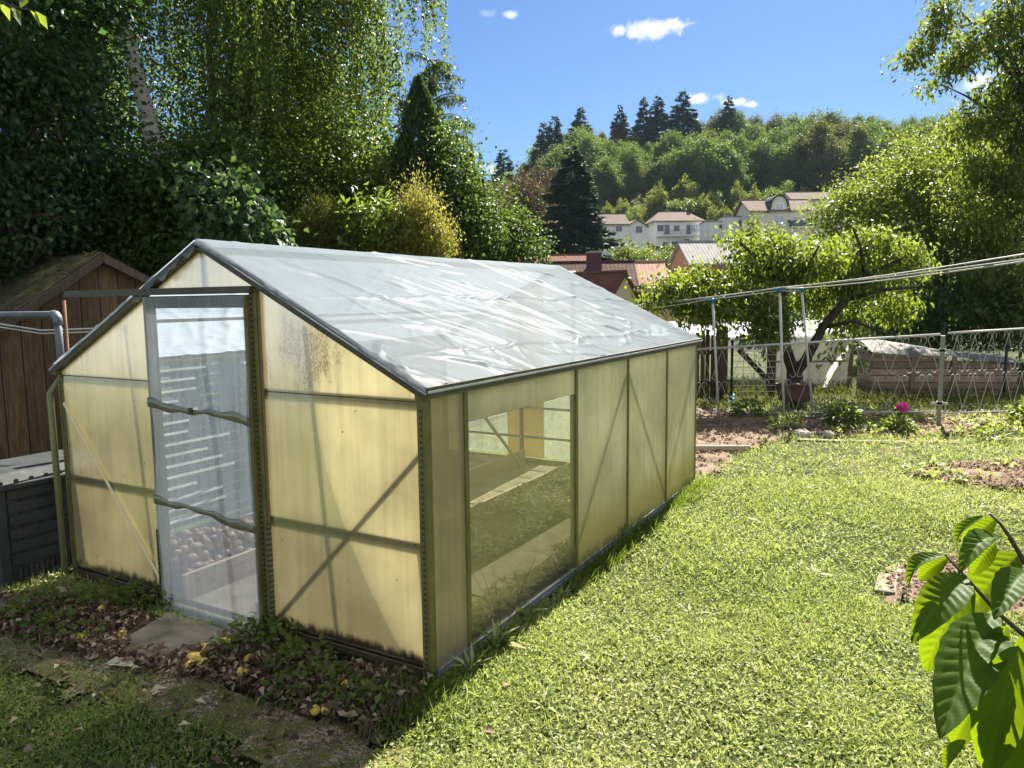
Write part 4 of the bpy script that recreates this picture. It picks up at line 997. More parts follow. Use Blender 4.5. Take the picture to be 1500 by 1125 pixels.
# feathery conifer: drooping fronds at the top of a bare leader
b = land(640, 11.8); h = top_z(634, 88, 11.8)-b.z
t = thing('feathery_conifer', 'feathery conifer with drooping fronds behind the dark thuja', 'conifer', b)
g = np.random.default_rng(55); PP = []; DD = []; mb = MB(); mb.tube([(0, 0, 0), (0, 0, h*.6), (-.05, 0, h)], [.1, .06, .01], 7)
for k in range(85):
    z0 = h*(.42+.58*g.random()); ph = g.uniform(0, 6.28); L = .25+.75*(1-z0/h)*1.6+.15*g.random()
    pts = [Vector((math.cos(ph)*L*s, math.sin(ph)*L*s, z0+L*(.75*s-.6*s*s))) for s in (0, .3, .6, .85, 1)]
    mb.tube(pts, [.012, .009, .006, .004, .002], 4, False)
    for s in np.linspace(.1, 1, 26):
        f = s*4; i0 = min(int(f), 3); p = pts[i0].lerp(pts[i0+1], f-i0)
        for j in range(5): PP.append((p.x+g.normal()*.02, p.y+g.normal()*.02, p.z-.03*j*g.random())); DD.append((g.normal()*.4, g.normal()*.4, -.7))
link('crown', quads('crown', np.array(PP), np.array(DD), rdir(len(PP)), .075, .016, 'leaf_thuja'), t); link('trunk', mb.mesh('trunk', 'bark', True), t)

# ---- right side: cherry before the fence, big trees behind
b = land(1170, 12.0)
tp = lambda x, y, D=12.0: rel(x, y, D, b)
ch = thing('cherry_tree', 'cherry tree with dark forked trunk behind the scroll fence', 'tree', b)
mb = MB()
mb.tube([(0, 0, -.05), tp(1168, 575), tp(1163, 545)], [.15, .13, .125], 10)
mb.tube([tp(1163, 548), tp(1150, 505), tp(1148, 450), tp(1146, 415), tp(1120, 385)], [.1, .085, .07, .055, .02], 8)
mb.tube([tp(1163, 548), tp(1180, 528), tp(1205, 480), tp(1238, 440), tp(1268, 405), tp(1330, 372)], [.095, .085, .075, .065, .05, .02], 8)
for pts in (((1148, 450), (1110, 440), (1050, 420), (1010, 405)), ((1146, 430), (1180, 395), (1200, 360)), ((1238, 440), (1290, 425), (1345, 420)), ((1148, 480), (1080, 465), (1000, 460)), ((1268, 405), (1260, 360), (1250, 335)), ((1205, 480), (1250, 470), (1300, 490)), ((1120, 385), (1100, 370), (1085, 356))):
    mb.tube([tp(x, y, 12+.3*i*(-1)**len(pts)) for i, (x, y) in enumerate(pts)], [.035, .028, .018, .01][:len(pts)], 5)
link('trunk', mb.mesh('trunk', 'bark', True), ch)
cb = [(1112, 382, 12, .48, .28), (1140, 362, 12.3, .4, .2), (1190, 386, 11.9, .55, .3), (1265, 364, 12.3, .5, .26), (1255, 410, 12.2, .5, .32), (1000, 428, 11.6, .34, .3), (975, 430, 11.6, .3, .3), (1040, 450, 11.6, .5, .28), (1110, 440, 11.7, .5, .3), (1130, 480, 11.6, .35, .2), (1035, 404, 11.8, .2, .12), (1055, 428, 11.7, .42, .17), (1230, 470, 12.5, .4, .25), (1320, 385, 12.4, .4, .3), (1190, 430, 12.6, .4, .3), (1078, 352, 12.2, .14, .1), (1130, 395, 12.5, .5, .25), (1305, 450, 12.6, .3, .28)]
P, D, U, rnd, C = clumpcrown([blob(*q, b) for q in cb], 900, 25, .13, .35, .75, .3, 61)
P[:, 2] += .02
ex = [(1105, 500), (1120, 515), (1225, 500), (1232, 512), (1085, 500), (1000, 480), (1262, 530), (1165, 470), (1060, 490), (1215, 520)]
for x, y in ex:
    c = np.array(tp(x, y, 11.4)); n = 26; P = np.concatenate([P, c+np.random.default_rng(x).normal(size=(n, 3))*.07]); D = np.concatenate([D, rdir(n)*.6-[0, 0, .8]]); U = np.concatenate([U, rdir(n)+[0, 0, .6]]); rnd = np.concatenate([rnd, np.random.default_rng(y).random(n)])
l = .1*rng.uniform(.6, 1.2, len(P))
link('crown', leaves('crown', P, D, U, l, l*.42, 'leaf_cherry', .12, .3, rnd), ch)

b = land(1370, 21)
tree('walnut_tree', 'broad bushy green tree right of the big white house', 'tree', b, [blob(*q, b) for q in ((1345, 300, 21, 1.6, 1.3), (1260, 320, 20.5, .95, .75), (1310, 262, 21.5, 1.0, .7), (1215, 312, 20.3, .5, .45), (1255, 285, 20.6, .5, .4), (1420, 330, 20.5, 1.4, 1.2), (1235, 350, 20, .6, .4), (1370, 225, 22, 1.1, .7), (1300, 370, 20, 1.2, .6), (1480, 380, 20, 1.2, 1.0), (1450, 250, 22, 1.3, 1.0), (1390, 420, 20.5, 1.0, .6), (1450, 440, 20.5, 1.2, .6), (1320, 430, 21, .9, .5))],
     'leaf_right', 1150, 50, .24, .1, .055, [(0, 0, 0), (.1, 0, 1.4), (0, .2, 3)], .22, seed=62, droop=.5)
b = land(1560, 19)
tree('cherry_tree', 'tall cherry tree overhanging the sky at upper right', 'tree', b, [blob(*q, b) for q in ((1420, 330, 18.3, .65, .35), (1470, 260, 18.6, .6, .4), (1390, 290, 18.5, .4, .25), (1480, 470, 18, .6, .3), (1425, 455, 18, .4, .2), (1450, 360, 18.2, .6, .4), (1490, 130, 19, .8, .6), (1440, 60, 19, .75, .8), (1490, 20, 19, 1.0, 1.1), (1400, 90, 18.8, .5, .4), (1370, 45, 18.8, .35, .45), (1385, 10, 18.8, .4, .4), (1330, 85, 18.7, .3, .16), (1312, 102, 18.7, .12, .1), (1365, 130, 18.8, .22, .22), (1440, 170, 18.8, .65, .6), (1500, 200, 19, .9, .9), (1405, 190, 18.8, .45, .35), (1480, 300, 18.5, .7, .8), (1500, 420, 18, .6, .7), (1440, 400, 18, .5, .25), (1560, 100, 19, 1.4, 1.8), (1430, 250, 18.6, .5, .35), (1350, 75, 18.7, .25, .2))],
     'leaf_right', 1050, 26, .16, .15, .06, [(0, 0, 0), (.1, 0, 1.8), (-.2, .1, 4.0), (-.6, 0, 6.5), (-.5, 0, 8.5)], .24, nl_=40, seed=63, full=True, droop=.8, shell=.2)
b = land(1400, 26)
tree('hornbeam_hedge', 'deep shaded hedge behind the timber compost crate', 'hedge', b, [blob(*q, b) for q in ((1290, 470, 25, 2.0, 1.2), (1400, 460, 26, 2.2, 1.3), (1500, 450, 26, 2.4, 1.6), (1580, 400, 26, 2.4, 2.0), (1220, 440, 25, 1.4, .9), (1330, 462, 19, .7, .55), (1400, 455, 18.6, .8, .7), (1470, 458, 18.6, .9, .7), (1540, 450, 18.4, .9, .8))], 'leaf_dark', 900, 55, .32, .13, .08, [(0, 0, 0), (0, 0, 1.5)], .15, seed=64)

# ---- hill and valley: woodland trees built once per kind, then copied
def proto(kind, label, mat, h, r, seed, group, ncl=150, per=36, ll=.55):
    t = thing(kind, label, 'tree', (0, 0, 0), 0, group)
    g = random.Random(seed)
    bl = [((0, 0, h*.48), (r*.72, r*.72, h*.44))]
    for k in range(g.choice((7, 8, 9))):
        a_ = g.uniform(0, 6.28); q_ = r*g.uniform(.35, .85); tz = h*g.uniform(.55, .98)*(1-.25*q_/r); bz = h*g.uniform(.05, .4)
        bl.append(((q_*math.cos(a_), q_*math.sin(a_), (tz+bz)/2), (r*g.uniform(.28, .5),)*2+((tz-bz)/2,)))
    P, D, U, rnd, C = clumpcrown(bl, ncl, per, r*.1, .5, .35, .35, seed, 1.0)
    link('crown', quads('crown', P, D, U, ll*np.random.default_rng(seed).uniform(.6, 1.3, len(P)), ll*.7, mat, rnd=rnd), t)
    mb = MB(); limbs(mb, None, [(0, 0, 0), (.1, 0, h*.35), (0, .1, h*.75)], C, h*.018, 10, seed); link('trunk', mb.mesh('trunk', 'bark', True), t)
    return t
def spruce(kind, label, mat, h, r, seed, group, tiers=26, dens=15, ll=.5, bare=.08):
    t = thing(kind, label, 'tree', (0, 0, 0), 0, group); g = np.random.default_rng(seed); P = []; D = []
    mb = MB().tube([(0, 0, 0), (0, 0, h*.5), (0, 0, h*.98)], [h*.016, h*.01, .02], 7)
    for k in range(tiers):
        f = k/(tiers-1); z = h*(bare+(1-bare)*f*.97); rr = r*(1-f)**.85*g.uniform(.75, 1.15)+.12
        nb = 9 if f < .8 else 6
        for j in range(nb):
            ph = g.uniform(0, 6.28); L = rr*g.uniform(.65, 1.15)
            m = max(4, int(dens*L/r*3))
            s = np.sqrt(g.random(m)); w = g.normal(0, .1, m)*L*.8
            P.append(np.stack([math.cos(ph)*L*s-math.sin(ph)*w, math.sin(ph)*L*s+math.cos(ph)*w, z-L*.35*s+L*.18*s**3-np.abs(g.normal(0, .12, m))], 1))
            D.append(np.stack([np.full(m, math.cos(ph)), np.full(m, math.sin(ph)), np.full(m, -.35)], 1)+g.normal(size=(m, 3))*.4)
    P = np.concatenate(P); D = np.concatenate(D)
    link('crown', quads('crown', P, D, g.normal(size=P.shape)*.4+[0, 0, 1], ll*g.uniform(.6, 1.3, len(P)), ll*.4, mat), t)
    link('trunk', mb.mesh('trunk', 'bark', True), t)
    return t
def place(src, used, px, D, py_top, h0, label=None, wide=1.0, dz=0, group=None):
    o = src if not used.get(src.name) else copy_tree(src)
    used[src.name] = True
    p = land(px, D); h = max(3.0, top_z(px, py_top, D)-p.z); k = h/h0
    o.location = p; o.scale = (k*wide, k*wide, k); o.rotation_euler = (0, 0, random.uniform(0, 6.28))
    if label: o['label'] = label
    if group: o['group'] = group
    return o
used = {}
FG = 'trees of the wooded hill'
fp = [proto('forest_tree', 'x', 'leaf_forest', 18, 6.4, 70+k, FG, ncl=440, per=70, ll=.5) for k in range(4)]
op = [proto('forest_tree', 'x', 'leaf_olive', 18, 6.2, 80+k, FG, ncl=440, per=70, ll=.5) for k in range(2)]
SKY = [(690, 262), (720, 250), (745, 248), (775, 232), (800, 200), (830, 188), (850, 182), (880, 186), (905, 178), (930, 185), (960, 188), (990, 188), (1020, 172), (1050, 158), (1075, 160), (1100, 166), (1130, 162), (1155, 156), (1190, 150), (1215, 152), (1245, 162), (1270, 158), (1290, 170), (1320, 164), (1350, 160), (1380, 158), (1420, 160), (1470, 165), (1520, 168), (1570, 175)]
r5 = random.Random(5)
SX = [a for a, _ in SKY]; SYv = [b_ for _, b_ in SKY]
for px, py in SKY:
    olive = px in (880, 905, 1020, 1050, 1100, 1130)
    src = r5.choice(op if olive else fp)
    place(src, used, px, 238+r5.uniform(-6, 10), py+r5.uniform(-3, 5), 18, ('olive-tinged broadleaf tree' if olive else 'green broadleaf tree')+' on the skyline of wooded hill', r5.uniform(.85, 1.15))
for row, (D0, dy, step) in enumerate(((214, 10, 30), (193, 24, 27))):
    px = 735+row*9
    while px < 1600:
        py = np.interp(px, SX, SYv)+dy+r5.uniform(-12, 14)
        olive = r5.random() < .25
        lab = {0: 'high up the wooded hill below the skyline trees', 1: 'in the tall dark front row of the hill wood'}[row]
        place(r5.choice(op if olive else fp), used, px, D0+r5.uniform(-7, 7), py+r5.uniform(-10, 26)*(1 if row else .5), 18, ('olive-tinged tree ' if olive else 'dark green tree ')+lab, r5.uniform(.8, 1.15))
        px += step*r5.uniform(.75, 1.25)
sp = [spruce('spruce_tree', 'x', 'leaf_spruce', 22, 4.4, 90+k, 'spruces on the hill skyline', tiers=30, dens=34, ll=.75) for k in range(3)]
for px, py, D, lab in ((740, 215, 225, 'small spruce standing alone at the left foot of skyline'), (798, 176, 232, 'left spruce of the pair at left end of the hill wood'), (814, 167, 234, 'right spruce of the pair at left end of the hill wood'), (851, 154, 236, 'spruce with ragged open top beside the leftmost skyline pair'), (907, 151, 236, 'broad dark spruce midway between the ragged one and the tall pair'), (941, 139, 236, 'left spruce of the close tall pair on the skyline'), (961, 138, 236, 'right spruce of the close tall pair on the skyline'), (997, 130, 234, 'tallest spruce on the hill skyline'), (1062, 138, 242, 'thin spruce tip in front of the low white cloud')):
    place(r5.choice(sp), used, px, D, py, 22, lab, 1.75 if px == 997 else r5.uniform(1.25, 1.6))
big = spruce('spruce_tree', 'huge dark spruce standing in front of the hill houses', 'leaf_spruce', 22, 4.6, 99, 'spruces in the valley', tiers=44, dens=75, ll=.55, bare=.02)
p = land(838, 90); k = (top_z(838, 208, 90)-p.z)/22; big.location = p; big.scale = (k*1.75, k*1.75, k); del big['group']
cu = {}
cp = proto('copper_beech', 'copper beech with red-brown leaves left of the huge spruce', 'leaf_copper', 18, 6.0, 101, 'copper beeches', ncl=260, per=44, ll=.45)
place(cp, cu, 782, 128, 222, 18, None, .85); place(cp, cu, 748, 122, 262, 18, 'lower copper beech leaning out at far left of the first', .75)
mp_ = [proto('garden_tree', 'x', 'leaf_meadow', 7, 2.7, 110+k, 'small trees around the hill houses', ncl=120, per=34, ll=.3) for k in range(3)]
gp_ = [proto('garden_tree', 'x', 'leaf_hazel', 7, 2.7, 120+k, 'small trees around the hill houses', ncl=120, per=34, ll=.3) for k in range(2)]
HT = [(890, 292, 166, 0), (912, 285, 168, 0), (935, 292, 166, 0), (962, 262, 172, 0), (985, 285, 166, 1), (1005, 252, 174, 0), (1008, 282, 165, 1), (1030, 278, 166, 0), (1045, 298, 160, 2), (1060, 296, 160, 2), (1042, 272, 172, 1), (1075, 262, 174, 0), (1100, 264, 172, 0), (1125, 272, 168, 1), (1085, 285, 165, 1), (1150, 262, 176, 1), (1175, 268, 174, 0), (930, 300, 160, 1), (870, 300, 160, 1), (1205, 265, 172, 0), (1225, 275, 168, 1), (1250, 262, 172, 0), (905, 344, 112, 1), (925, 340, 110, 0), (955, 350, 108, 0), (975, 354, 106, 1), (1000, 360, 104, 0), (1022, 364, 106, 1), (790, 348, 100, 1), (770, 358, 98, 0), (895, 362, 100, 1), (940, 358, 104, 1), (1110, 305, 118, 0), (865, 365, 96, 1), (720, 345, 95, 1), (1240, 310, 130, 0), (1215, 318, 120, 1), (1065, 362, 100, 1)]
for i_, (px, py, D, k) in enumerate(HT):
    where = 'on the slope above the hill houses' if D > 158 else ('in the valley below the hill houses' if D < 115 else 'close beside the big white hill house')
    src = (mp_[i_ % 3] if k != 1 else gp_[i_ % 2])
    place(src, used, px, D, py, 7, ('bright yellow-green small tree ' if k == 0 else ('pale feathery small tree ' if k == 2 else 'mid-green small tree '))+where, r5.uniform(.7, 1.0))
for t in fp+op+sp+mp_+gp_:
    if not used.get(t.name):
        for c_ in list(t.children): bpy.data.objects.remove(c_)
        bpy.data.objects.remove(t)
# ================================================================== houses
def house(name, label, px, D, z0, w, d, he, hr, wallm, roofm, rz=0, ridge='x', over=.4, wins=(), frame='frame_white', cat='house', hip=0, pane='glass_dark', base=None):
    "local x runs to the right as seen from the garden, y away from it; base at z0"
    p = base or at(px, 430, D)
    t = thing(name, label, cat, (p.x, p.y, z0), YAW+rz)
    mb = MB()
    if ridge == 'x': mb.prism([(-w/2, 0, -4), (-w/2, d, -4), (-w/2, d, he), (-w/2, d/2, hr if not hip else he), (-w/2, 0, he)], (w, 0, 0))
    else: mb.prism([(-w/2, 0, -4), (w/2, 0, -4), (w/2, 0, he), (0, 0, hr), (-w/2, 0, he)], (0, d, 0))
    mb.build('wall', wallm, t)
    th = .16
    if ridge == 'x':
        sl = (hr-he)/(d/2)
        hx = w/2+over-hip*(w/2+over)
        rb = MB()
        for s in (0, 1):
            ye = -over if s == 0 else d+over; ze = he-sl*over
            top = [(-w/2-over, ye, ze+.02), (w/2+over, ye, ze+.02), (hx, d/2, hr+.02), (-hx, d/2, hr+.02)]
            if s: top = top[::-1]
            rb.prism(top, (0, 0, th))
        if hip:
            for s in (-1, 1):
                rb.prism([(s*(w/2+over), -over, he-sl*over+.02), (s*(w/2+over), d+over, he-sl*over+.02), (s*hx, d/2, hr+.02)][::s], (0, 0, th))
        roof = rb.build('roof', roofm, t)
        MB().tube([(-hx, d/2, hr+th+.03), (hx, d/2, hr+th+.03)], .11, 6).build('ridge_cap', roofm, roof)
    else:
        sl = (hr-he)/(w/2)
        for s in (-1, 1):
            xe = s*(w/2+over); ze = he-sl*over
            roof = MB().prism([(0, -over, hr+.02), (xe, -over, ze+.02), (xe, -over, ze+th), (0, -over, hr+th)], (0, d+2*over, 0)).build('roof', roofm, t)
    for q in wins:
        x, z, ww, wh = q[:4]; door = len(q) > 4 and q[4] == 'door'
        f = MB()
        f.box((x-ww/2-.08, -.06, z), (x+ww/2+.08, .02, z+.08)).box((x-ww/2-.08, -.06, z+wh-.08), (x+ww/2+.08, .02, z+wh)).box((x-ww/2-.08, -.06, z+.08), (x-ww/2, .02, z+wh-.08)).box((x+ww/2, -.06, z+.08), (x+ww/2+.08, .02, z+wh-.08))
        if ww > 1.5: f.box((x-.04, -.05, z+.08), (x+.04, .01, z+wh-.08))
        fo = f.build('door' if door else 'window', frame, t)
        MB().box((x-ww/2, -.03, z+.08), (x+ww/2, .012, z+wh-.08)).build('pane', q[5] if len(q) > 5 else pane, fo)
    return t
def balcony(t, x0, x1, z, dep=1.4, mat='black_trim', solid=True):
    b = MB().box((x0, -dep, z-.18), (x1, 0, z)).build('balcony', 'white_plaster', t)
    if solid: MB().box((x0, -dep-.05, z), (x1, -dep, z+.95)).box((x0, -dep, z), (x0+.05, 0, z+.95)).box((x1-.05, -dep, z), (x1, 0, z+.95)).build('parapet', mat, b)
    else:
        m_ = MB().box((x0, -dep-.03, z+.92), (x1, -dep+.03, z+.98))
        for k in range(int((x1-x0)/.16)): m_.box((x0+k*.16, -dep-.012, z), (x0+k*.16+.03, -dep+.012, z+.92))
        m_.build('railing', mat, b)
    return b
def zz(px, py, D): return top_z(px, py, D)

# hill houses
D = 142; z0 = zz(800, 365, D)
house('hill_house', 'beige house with brown roof half hidden left of the huge spruce', 792, D, z0, 9.5, 8, zz(790, 334, D)-z0, zz(790, 315, D)-z0, 'beige_plaster', 'tile_grey', .1, wins=[(1.6, 2.6, 1.0, 1.3), (3.4, 2.6, 1.0, 1.3), (-1, 2.6, 1, 1.3)])
D = 132; z0 = zz(905, 362, D)
t = house('hill_house', 'white gabled house just right of the huge spruce', 893, D, z0, 6.4, 7.5, zz(905, 328, D)-z0, zz(905, 311, D)-z0, 'white_plaster', 'tile_grey', .12, wins=[(-1.2, 2.4, 1.3, 1.2), (1.9, .4, 1.3, 1.1), (1.6, 2.6, 1.1, 1.1)])
MB().box((3.22, 2.6, .2), (3.32, 4.9, 2.6)).build('shutter', 'black_trim', t)
a = MB().prism([(3.4, 1.2, -3), (7.0, 1.2, -3), (7.0, 1.2, zz(920, 330, D)-z0), (5.2, 1.2, zz(920, 321, D)-z0), (3.4, 1.2, zz(920, 330, D)-z0)], (0, 5, 0)).build('annex_wall', 'white_plaster', t)
for s in (-1, 1): MB().bar((5.2, 3.6, zz(920, 320, D)-z0), (5.2+s*2.1, 3.6, zz(920, 331.2, D)-z0), 5.6, .15).build('annex_roof', 'tile_grey', a)
MB().box((5.0, 1.1, 2.6), (6.1, 1.19, 3.7)).build('window', 'glass_dark', t)
D = 140; z0 = zz(990, 366, D); h2 = zz(990, 323, D)-z0
t = house('hill_house', 'white two-storey house with hipped brown roof and two long balconies', 993, D, z0, 8.6, 8, h2, zz(990, 308, D)-z0, 'white_plaster', 'tile_grey', .06, hip=.45, over=.55,
          wins=[(-3.4, 3.3, 1.2, 1.3), (-2.2, 2.75, 1.0, 1.9, 'door'), (-.4, 3.3, 1.1, 1.2), (1.9, 2.75, 1.0, 1.9, 'door'), (3.15, 3.0, 1.9, 1.6, 'window', 'glass_pale'), (-2.4, .3, 1.2, 1.2), (-.6, .3, 1.4, 1.3), (1.5, .1, 1.0, 1.9, 'door'), (3.1, .2, 1.9, 1.6, 'window', 'glass_pale')])
balcony(t, -4.3, 4.8, 2.55, 1.3, 'pipe_grey', False); balcony(t, .3, 5.0, -.1, 1.5, 'black_trim', False)
MB().box((2.6, 3.2, zz(990, 309, D)-z0), (3.2, 3.8, zz(990, 304, D)-z0)).build('chimney', 'tile_brown', t)
D = 134; z0 = zz(1070, 362, D)
t = house('hill_house', 'low flat-roofed white extension between the two larger hill houses', 1060, D, z0, 5.6, 5, zz(1060, 325, D)-z0, zz(1060, 324, D)-z0+.1, 'white_plaster', 'tile_pale', .1, over=.1, wins=[(-.6, 3.2, .9, .8), (1.9, 1.2, .8, .8)])
house('hill_house', 'white cube house with small dark windows left of dormer house', 1083, 131, zz(1083, 360, 131), 4.2, 5, zz(1083, 318, 131)-zz(1083, 360, 131), zz(1083, 317, 131)-zz(1083, 360, 131)+.1, 'white_plaster', 'tile_pale', .1, over=.12, wins=[(.1, 3.2, 1.0, 1.2), (.1, 1.0, .9, .9)])
D = 126; z0 = zz(1140, 356, D); he = zz(1140, 308, D)-z0; hr = zz(1140, 290, D)-z0
t = house('hill_house', 'big cream house with arched black-edged dormer and blue balcony', 1142, D, z0, 10.2, 8, he, hr, 'cream_plaster', 'tile_grey', .02, over=.55,
          wins=[(-.5, 3.1, 1.6, 1.5, 'window', 'glass_pale'), (3.4, 3.0, 2.6, 1.2, 'window', 'glass_pale'), (2.9, .7, 2.6, 1.2, 'window', 'glass_pale'), (1.2, 3.2, .6, .7)])
balcony(t, 1.3, 5.6, 2.6, 1.2, 'blue_shutter' if 'blue_shutter' in M else 'black_trim')
# arched dormer
dw, dz0, dz1 = 1.35, he-.5, zz(1140, 287, D)-z0
prof = [(-dw, dz0), (-dw, dz0+.9)]+[(-dw*math.cos(a_)*.98, dz0+1.0+(dz1-dz0-1.0)*math.sin(a_)) for a_ in np.linspace(.25, math.pi-.25, 9)]+[(dw, dz0+.9), (dw, dz0)]
dm = MB().prism([(-.5+x, -.12, z) for x, z in prof], (0, 4.0, 0)).build('dormer', 'cream_plaster', t)
mb = MB()
pr2 = [(-dw-.55, dz0+.15)]+[(x*1.12, z+.1) for x, z in prof[1:-1]]+[(dw+.55, dz0+.15)]
for (x0, a0), (x1, a1) in zip(pr2[:-1], pr2[1:]): mb.bar((-.5+x0, 1.6, a0), (-.5+x1, 1.6, a1), 3.9, .26)
mb.build('dormer_roof', 'black_trim', dm)
f = MB().box((-1.2, -.2, he-.15), (.2, -.121, he+1.15)).build('window', 'frame_white', dm); MB().box((-1.08, -.22, he-.03), (.08, -.201, he+1.03)).build('pane', 'glass_pale', f)
D = 150; z0 = zz(1190, 330, D)
house('hill_house', 'brown roof showing behind the dormer house', 1190, D, z0, 9, 7, zz(1190, 292, D)-z0, zz(1190, 279, D)-z0, 'cream_plaster', 'tile_grey', .02)
D = 118; z0 = zz(1215, 340, D)
house('garden_shelter', 'pale awning roof at right of the dormer house', 1215, D, z0, 3.4, 3, zz(1215, 318, D)-z0, zz(1215, 309, D)-z0, 'white_plaster', 'tile_pale', -.2, cat='shelter')

# valley roofs
D = 66; z0 = -5
t = house('red_roof_house', 'house with low red tiled ridge at far left of the valley roofs', 815, D, z0, 5.9, 6, zz(815, 393, D)-z0, zz(815, 374, D)-z0, 'beige_plaster', 'tile_red', .05, over=.3)
D = 52
t = house('brown_roof_house', 'long dark brown tiled roof with plum chimney and skylight', 862, D, z0, 6.6, 7.5, zz(862, 428, D)-z0, zz(862, 384, D)-z0, 'beige_plaster', 'tile_brown', -.05, over=.25)
hr = zz(862, 384, D)-z0; he = zz(862, 428, D)-z0
def on(y): return he+(hr-he)*(y/3.75)
c_ = MB().box((.0, 2.0, on(2.0)-.3), (1.05, 3.0, zz(872, 368, D)-z0)).build('chimney', 'plum_brick' if 'plum_brick' in M else 'terracotta', t)
MB().box((-.04, 1.96, zz(872, 368, D)-z0), (1.09, 3.04, zz(872, 368, D)-z0+.12)).box((.25, 2.25, zz(872, 368, D)-z0+.12), (.8, 2.75, zz(872, 364, D)-z0)).build('chimney_cap', 'concrete', c_)
MB().bar((-1.15, 1.3, on(1.3)+.24), (-1.15, 2.3, on(2.3)+.24), .7, .1).build('skylight', 'aluminium', t)
t = house('pink_roof_house', 'pale pink tiled roof joined to the right of the brown roof', 945, D+.4, z0, 3.3, 7.3, zz(945, 426, D)-z0, zz(945, 383.5, D)-z0, 'white_plaster', 'tile_pink', -.05, over=.2)
D = 44
t = house('red_gable_house', 'small dark red roofed annex with beige gable end', 862, D, z0, 4.6, 2.6, zz(885, 437, D)-z0, zz(885, 404, D)-z0, 'beige_plaster', 'tile_red', -.75, over=.2, base=at(846, 430, 43.5))
t = house('dark_roof_shed', 'black tiled low roof with square dormer beside cherry foliage', 968, 46, z0, 4.4, 5, zz(960, 452, 46)-z0, zz(960, 424, 46)-z0, 'beige_plaster', 'tile_brown', -.05, over=.2)
MB().box((-2.0, .3, 3.8), (-.9, 2.2, zz(930, 430, 46)-z0)).build('dormer', 'black_trim', t)
MB().box((-2.1, .2, zz(930, 430, 46)-z0), (-.8, 2.2, zz(930, 430, 46)-z0+.12)).build('dormer_roof', 'terracotta', t)
D = 60
t = house('salmon_house', 'salmon pink house with whitish roof behind the cherry leaves', 1052, D, z0, 4.4, 6, zz(1052, 386, D)-z0, zz(1052, 353, D)-z0, 'salmon_plaster', 'tile_pale', .06, over=.3, frame='frame_brown', wins=[(.45, zz(1052, 412, D)-z0, 1.0, .95)])
D = 54
house('white_gable_house', 'white gable end peeking through the cherry leaves', 1150, D, z0, 3.0, 6, zz(1150, 425, D)-z0, zz(1150, 388, D)-z0, 'white_plaster', 'tile_brown', .5, ridge='y', over=.15)

# ================================================================== fence, clothes frame, gate, tunnel, crate
def scroll_panel(mb, A, B, n, z0, z1, r=.0036):
    "Two tiers of splayed bars with curled ends between A and B"
    A = Vector(A); B = Vector(B); d = B-A; L = d.length; ux = d/L
    zm = (z0+z1)/2; w = L/n
    def arc(cu, cz, rr, a0, a1, k=9): return [(cu+rr*math.cos(a_), cz+rr*math.sin(a_)) for a_ in np.linspace(a0, a1, k)]
    for t0, t1 in ((z0+.02, zm-.015), (zm+.015, z1-.02)):
        for i in range(n):
            for s in (-1, 1):
                u0 = (i+.5)*w; c = w*.13; rr = w*.12
                top = arc(c+.005, t1-rr, rr, -.6, math.pi+.35); a = top[-1]
                bot = arc(w*.5-rr-.012, t0+rr, rr, .25, -math.pi-.3)
                pts = top+bot
                mb.tube([A+ux*(u0+s*p_[0])+Vector((0, 0, p_[1]+0)) for p_ in pts], r, 4, False)
fa = G(1012, 606); fa = Vector((fa.x, fa.y, 0)); fb = Vector((1.93, 8.78, 0)); fc = at(1560, 430, 11.2); fc.z = 0
fc2 = Vector((2.02, 8.82, 0))
def fence(name, label, A, B, za0, za1, zb0, zb1, n):
    t = thing(name, label, 'fence', (A.x, A.y, 0))
    mb = MB(); d = B-A
    scroll_panel(mb, A, B, n, 0, 1)
    # slope the panel between its two ends
    L2 = d.x*d.x+d.y*d.y
    nv = []
    for (x, y, z) in mb.v:
        k = ((x-A.x)*d.x+(y-A.y)*d.y)/L2; lo = za0+(zb0-za0)*k; hi = za1+(zb1-za1)*k; nv.append((x, y, lo+(hi-lo)*z))
    mb.v = nv
    mb.build('scrollwork', 'galvanised', t, True, True)
    MB().tube([A+Vector((0, 0, za1)), B+Vector((0, 0, zb1))], .016, 8).build('top_rail', 'white_rod', t, True, True)
    MB().tube([A+Vector((0, 0, za0)), B+Vector((0, 0, zb0))], .01, 6).build('bottom_rail', 'galvanised', t, True, True)
    return t
zt = lambda P, px, py: at(px, py, (P-CAM).dot(FH)).z
fence('scroll_fence', 'long pale scrollwork fence between greenhouse and sage post', fa, fb, zt(fa, 1012, 606), zt(fa, 1012, 512), zt(fb, 1366, 603), zt(fb, 1366, 490), 11)
fence('scroll_fence', 'right-hand scrollwork gate panel beyond the sage post', fc2, fc, zt(fc2, 1384, 605), zt(fc2, 1384, 488), zt(fc, 1560, 600), zt(fc, 1560, 478), 7)
fp_ = thing('fence_post', 'sage green metal fence post with clamp fittings', 'post', (1.96, 8.72, 0))
MB().box((-.028, -.028, 0), (.028, .028, 1.21)).build('post', 'sage_paint', fp_, bevel=.004)
for z in (.3, 1.0):
    c_ = MB().box((-.1, -.036, z), (.1, -.028, z+.03)).box((-.034, -.036, z-.01), (.034, .036, z+.04)); c_.build('clamp', 'galvanised', fp_)
mb = MB()
for k in range(26):
    A = at(1205, 430, 12.4); B = at(1480, 430, 12.6); A.z = B.z = 0
    L = (B-A).length; ux = (B-A)/L; h = .95
    for s in (1, -1):
        u = -h+k*.17 if s > 0 else k*.17
        a0, a1 = (u, u+h) if s > 0 else (u+h, u)
        q0 = A+ux*a0+Vector((0, 0, .15)); q1 = A+ux*a1+Vector((0, 0, .15+h)); mb.tube([q0, q1], .0025, 3, False)
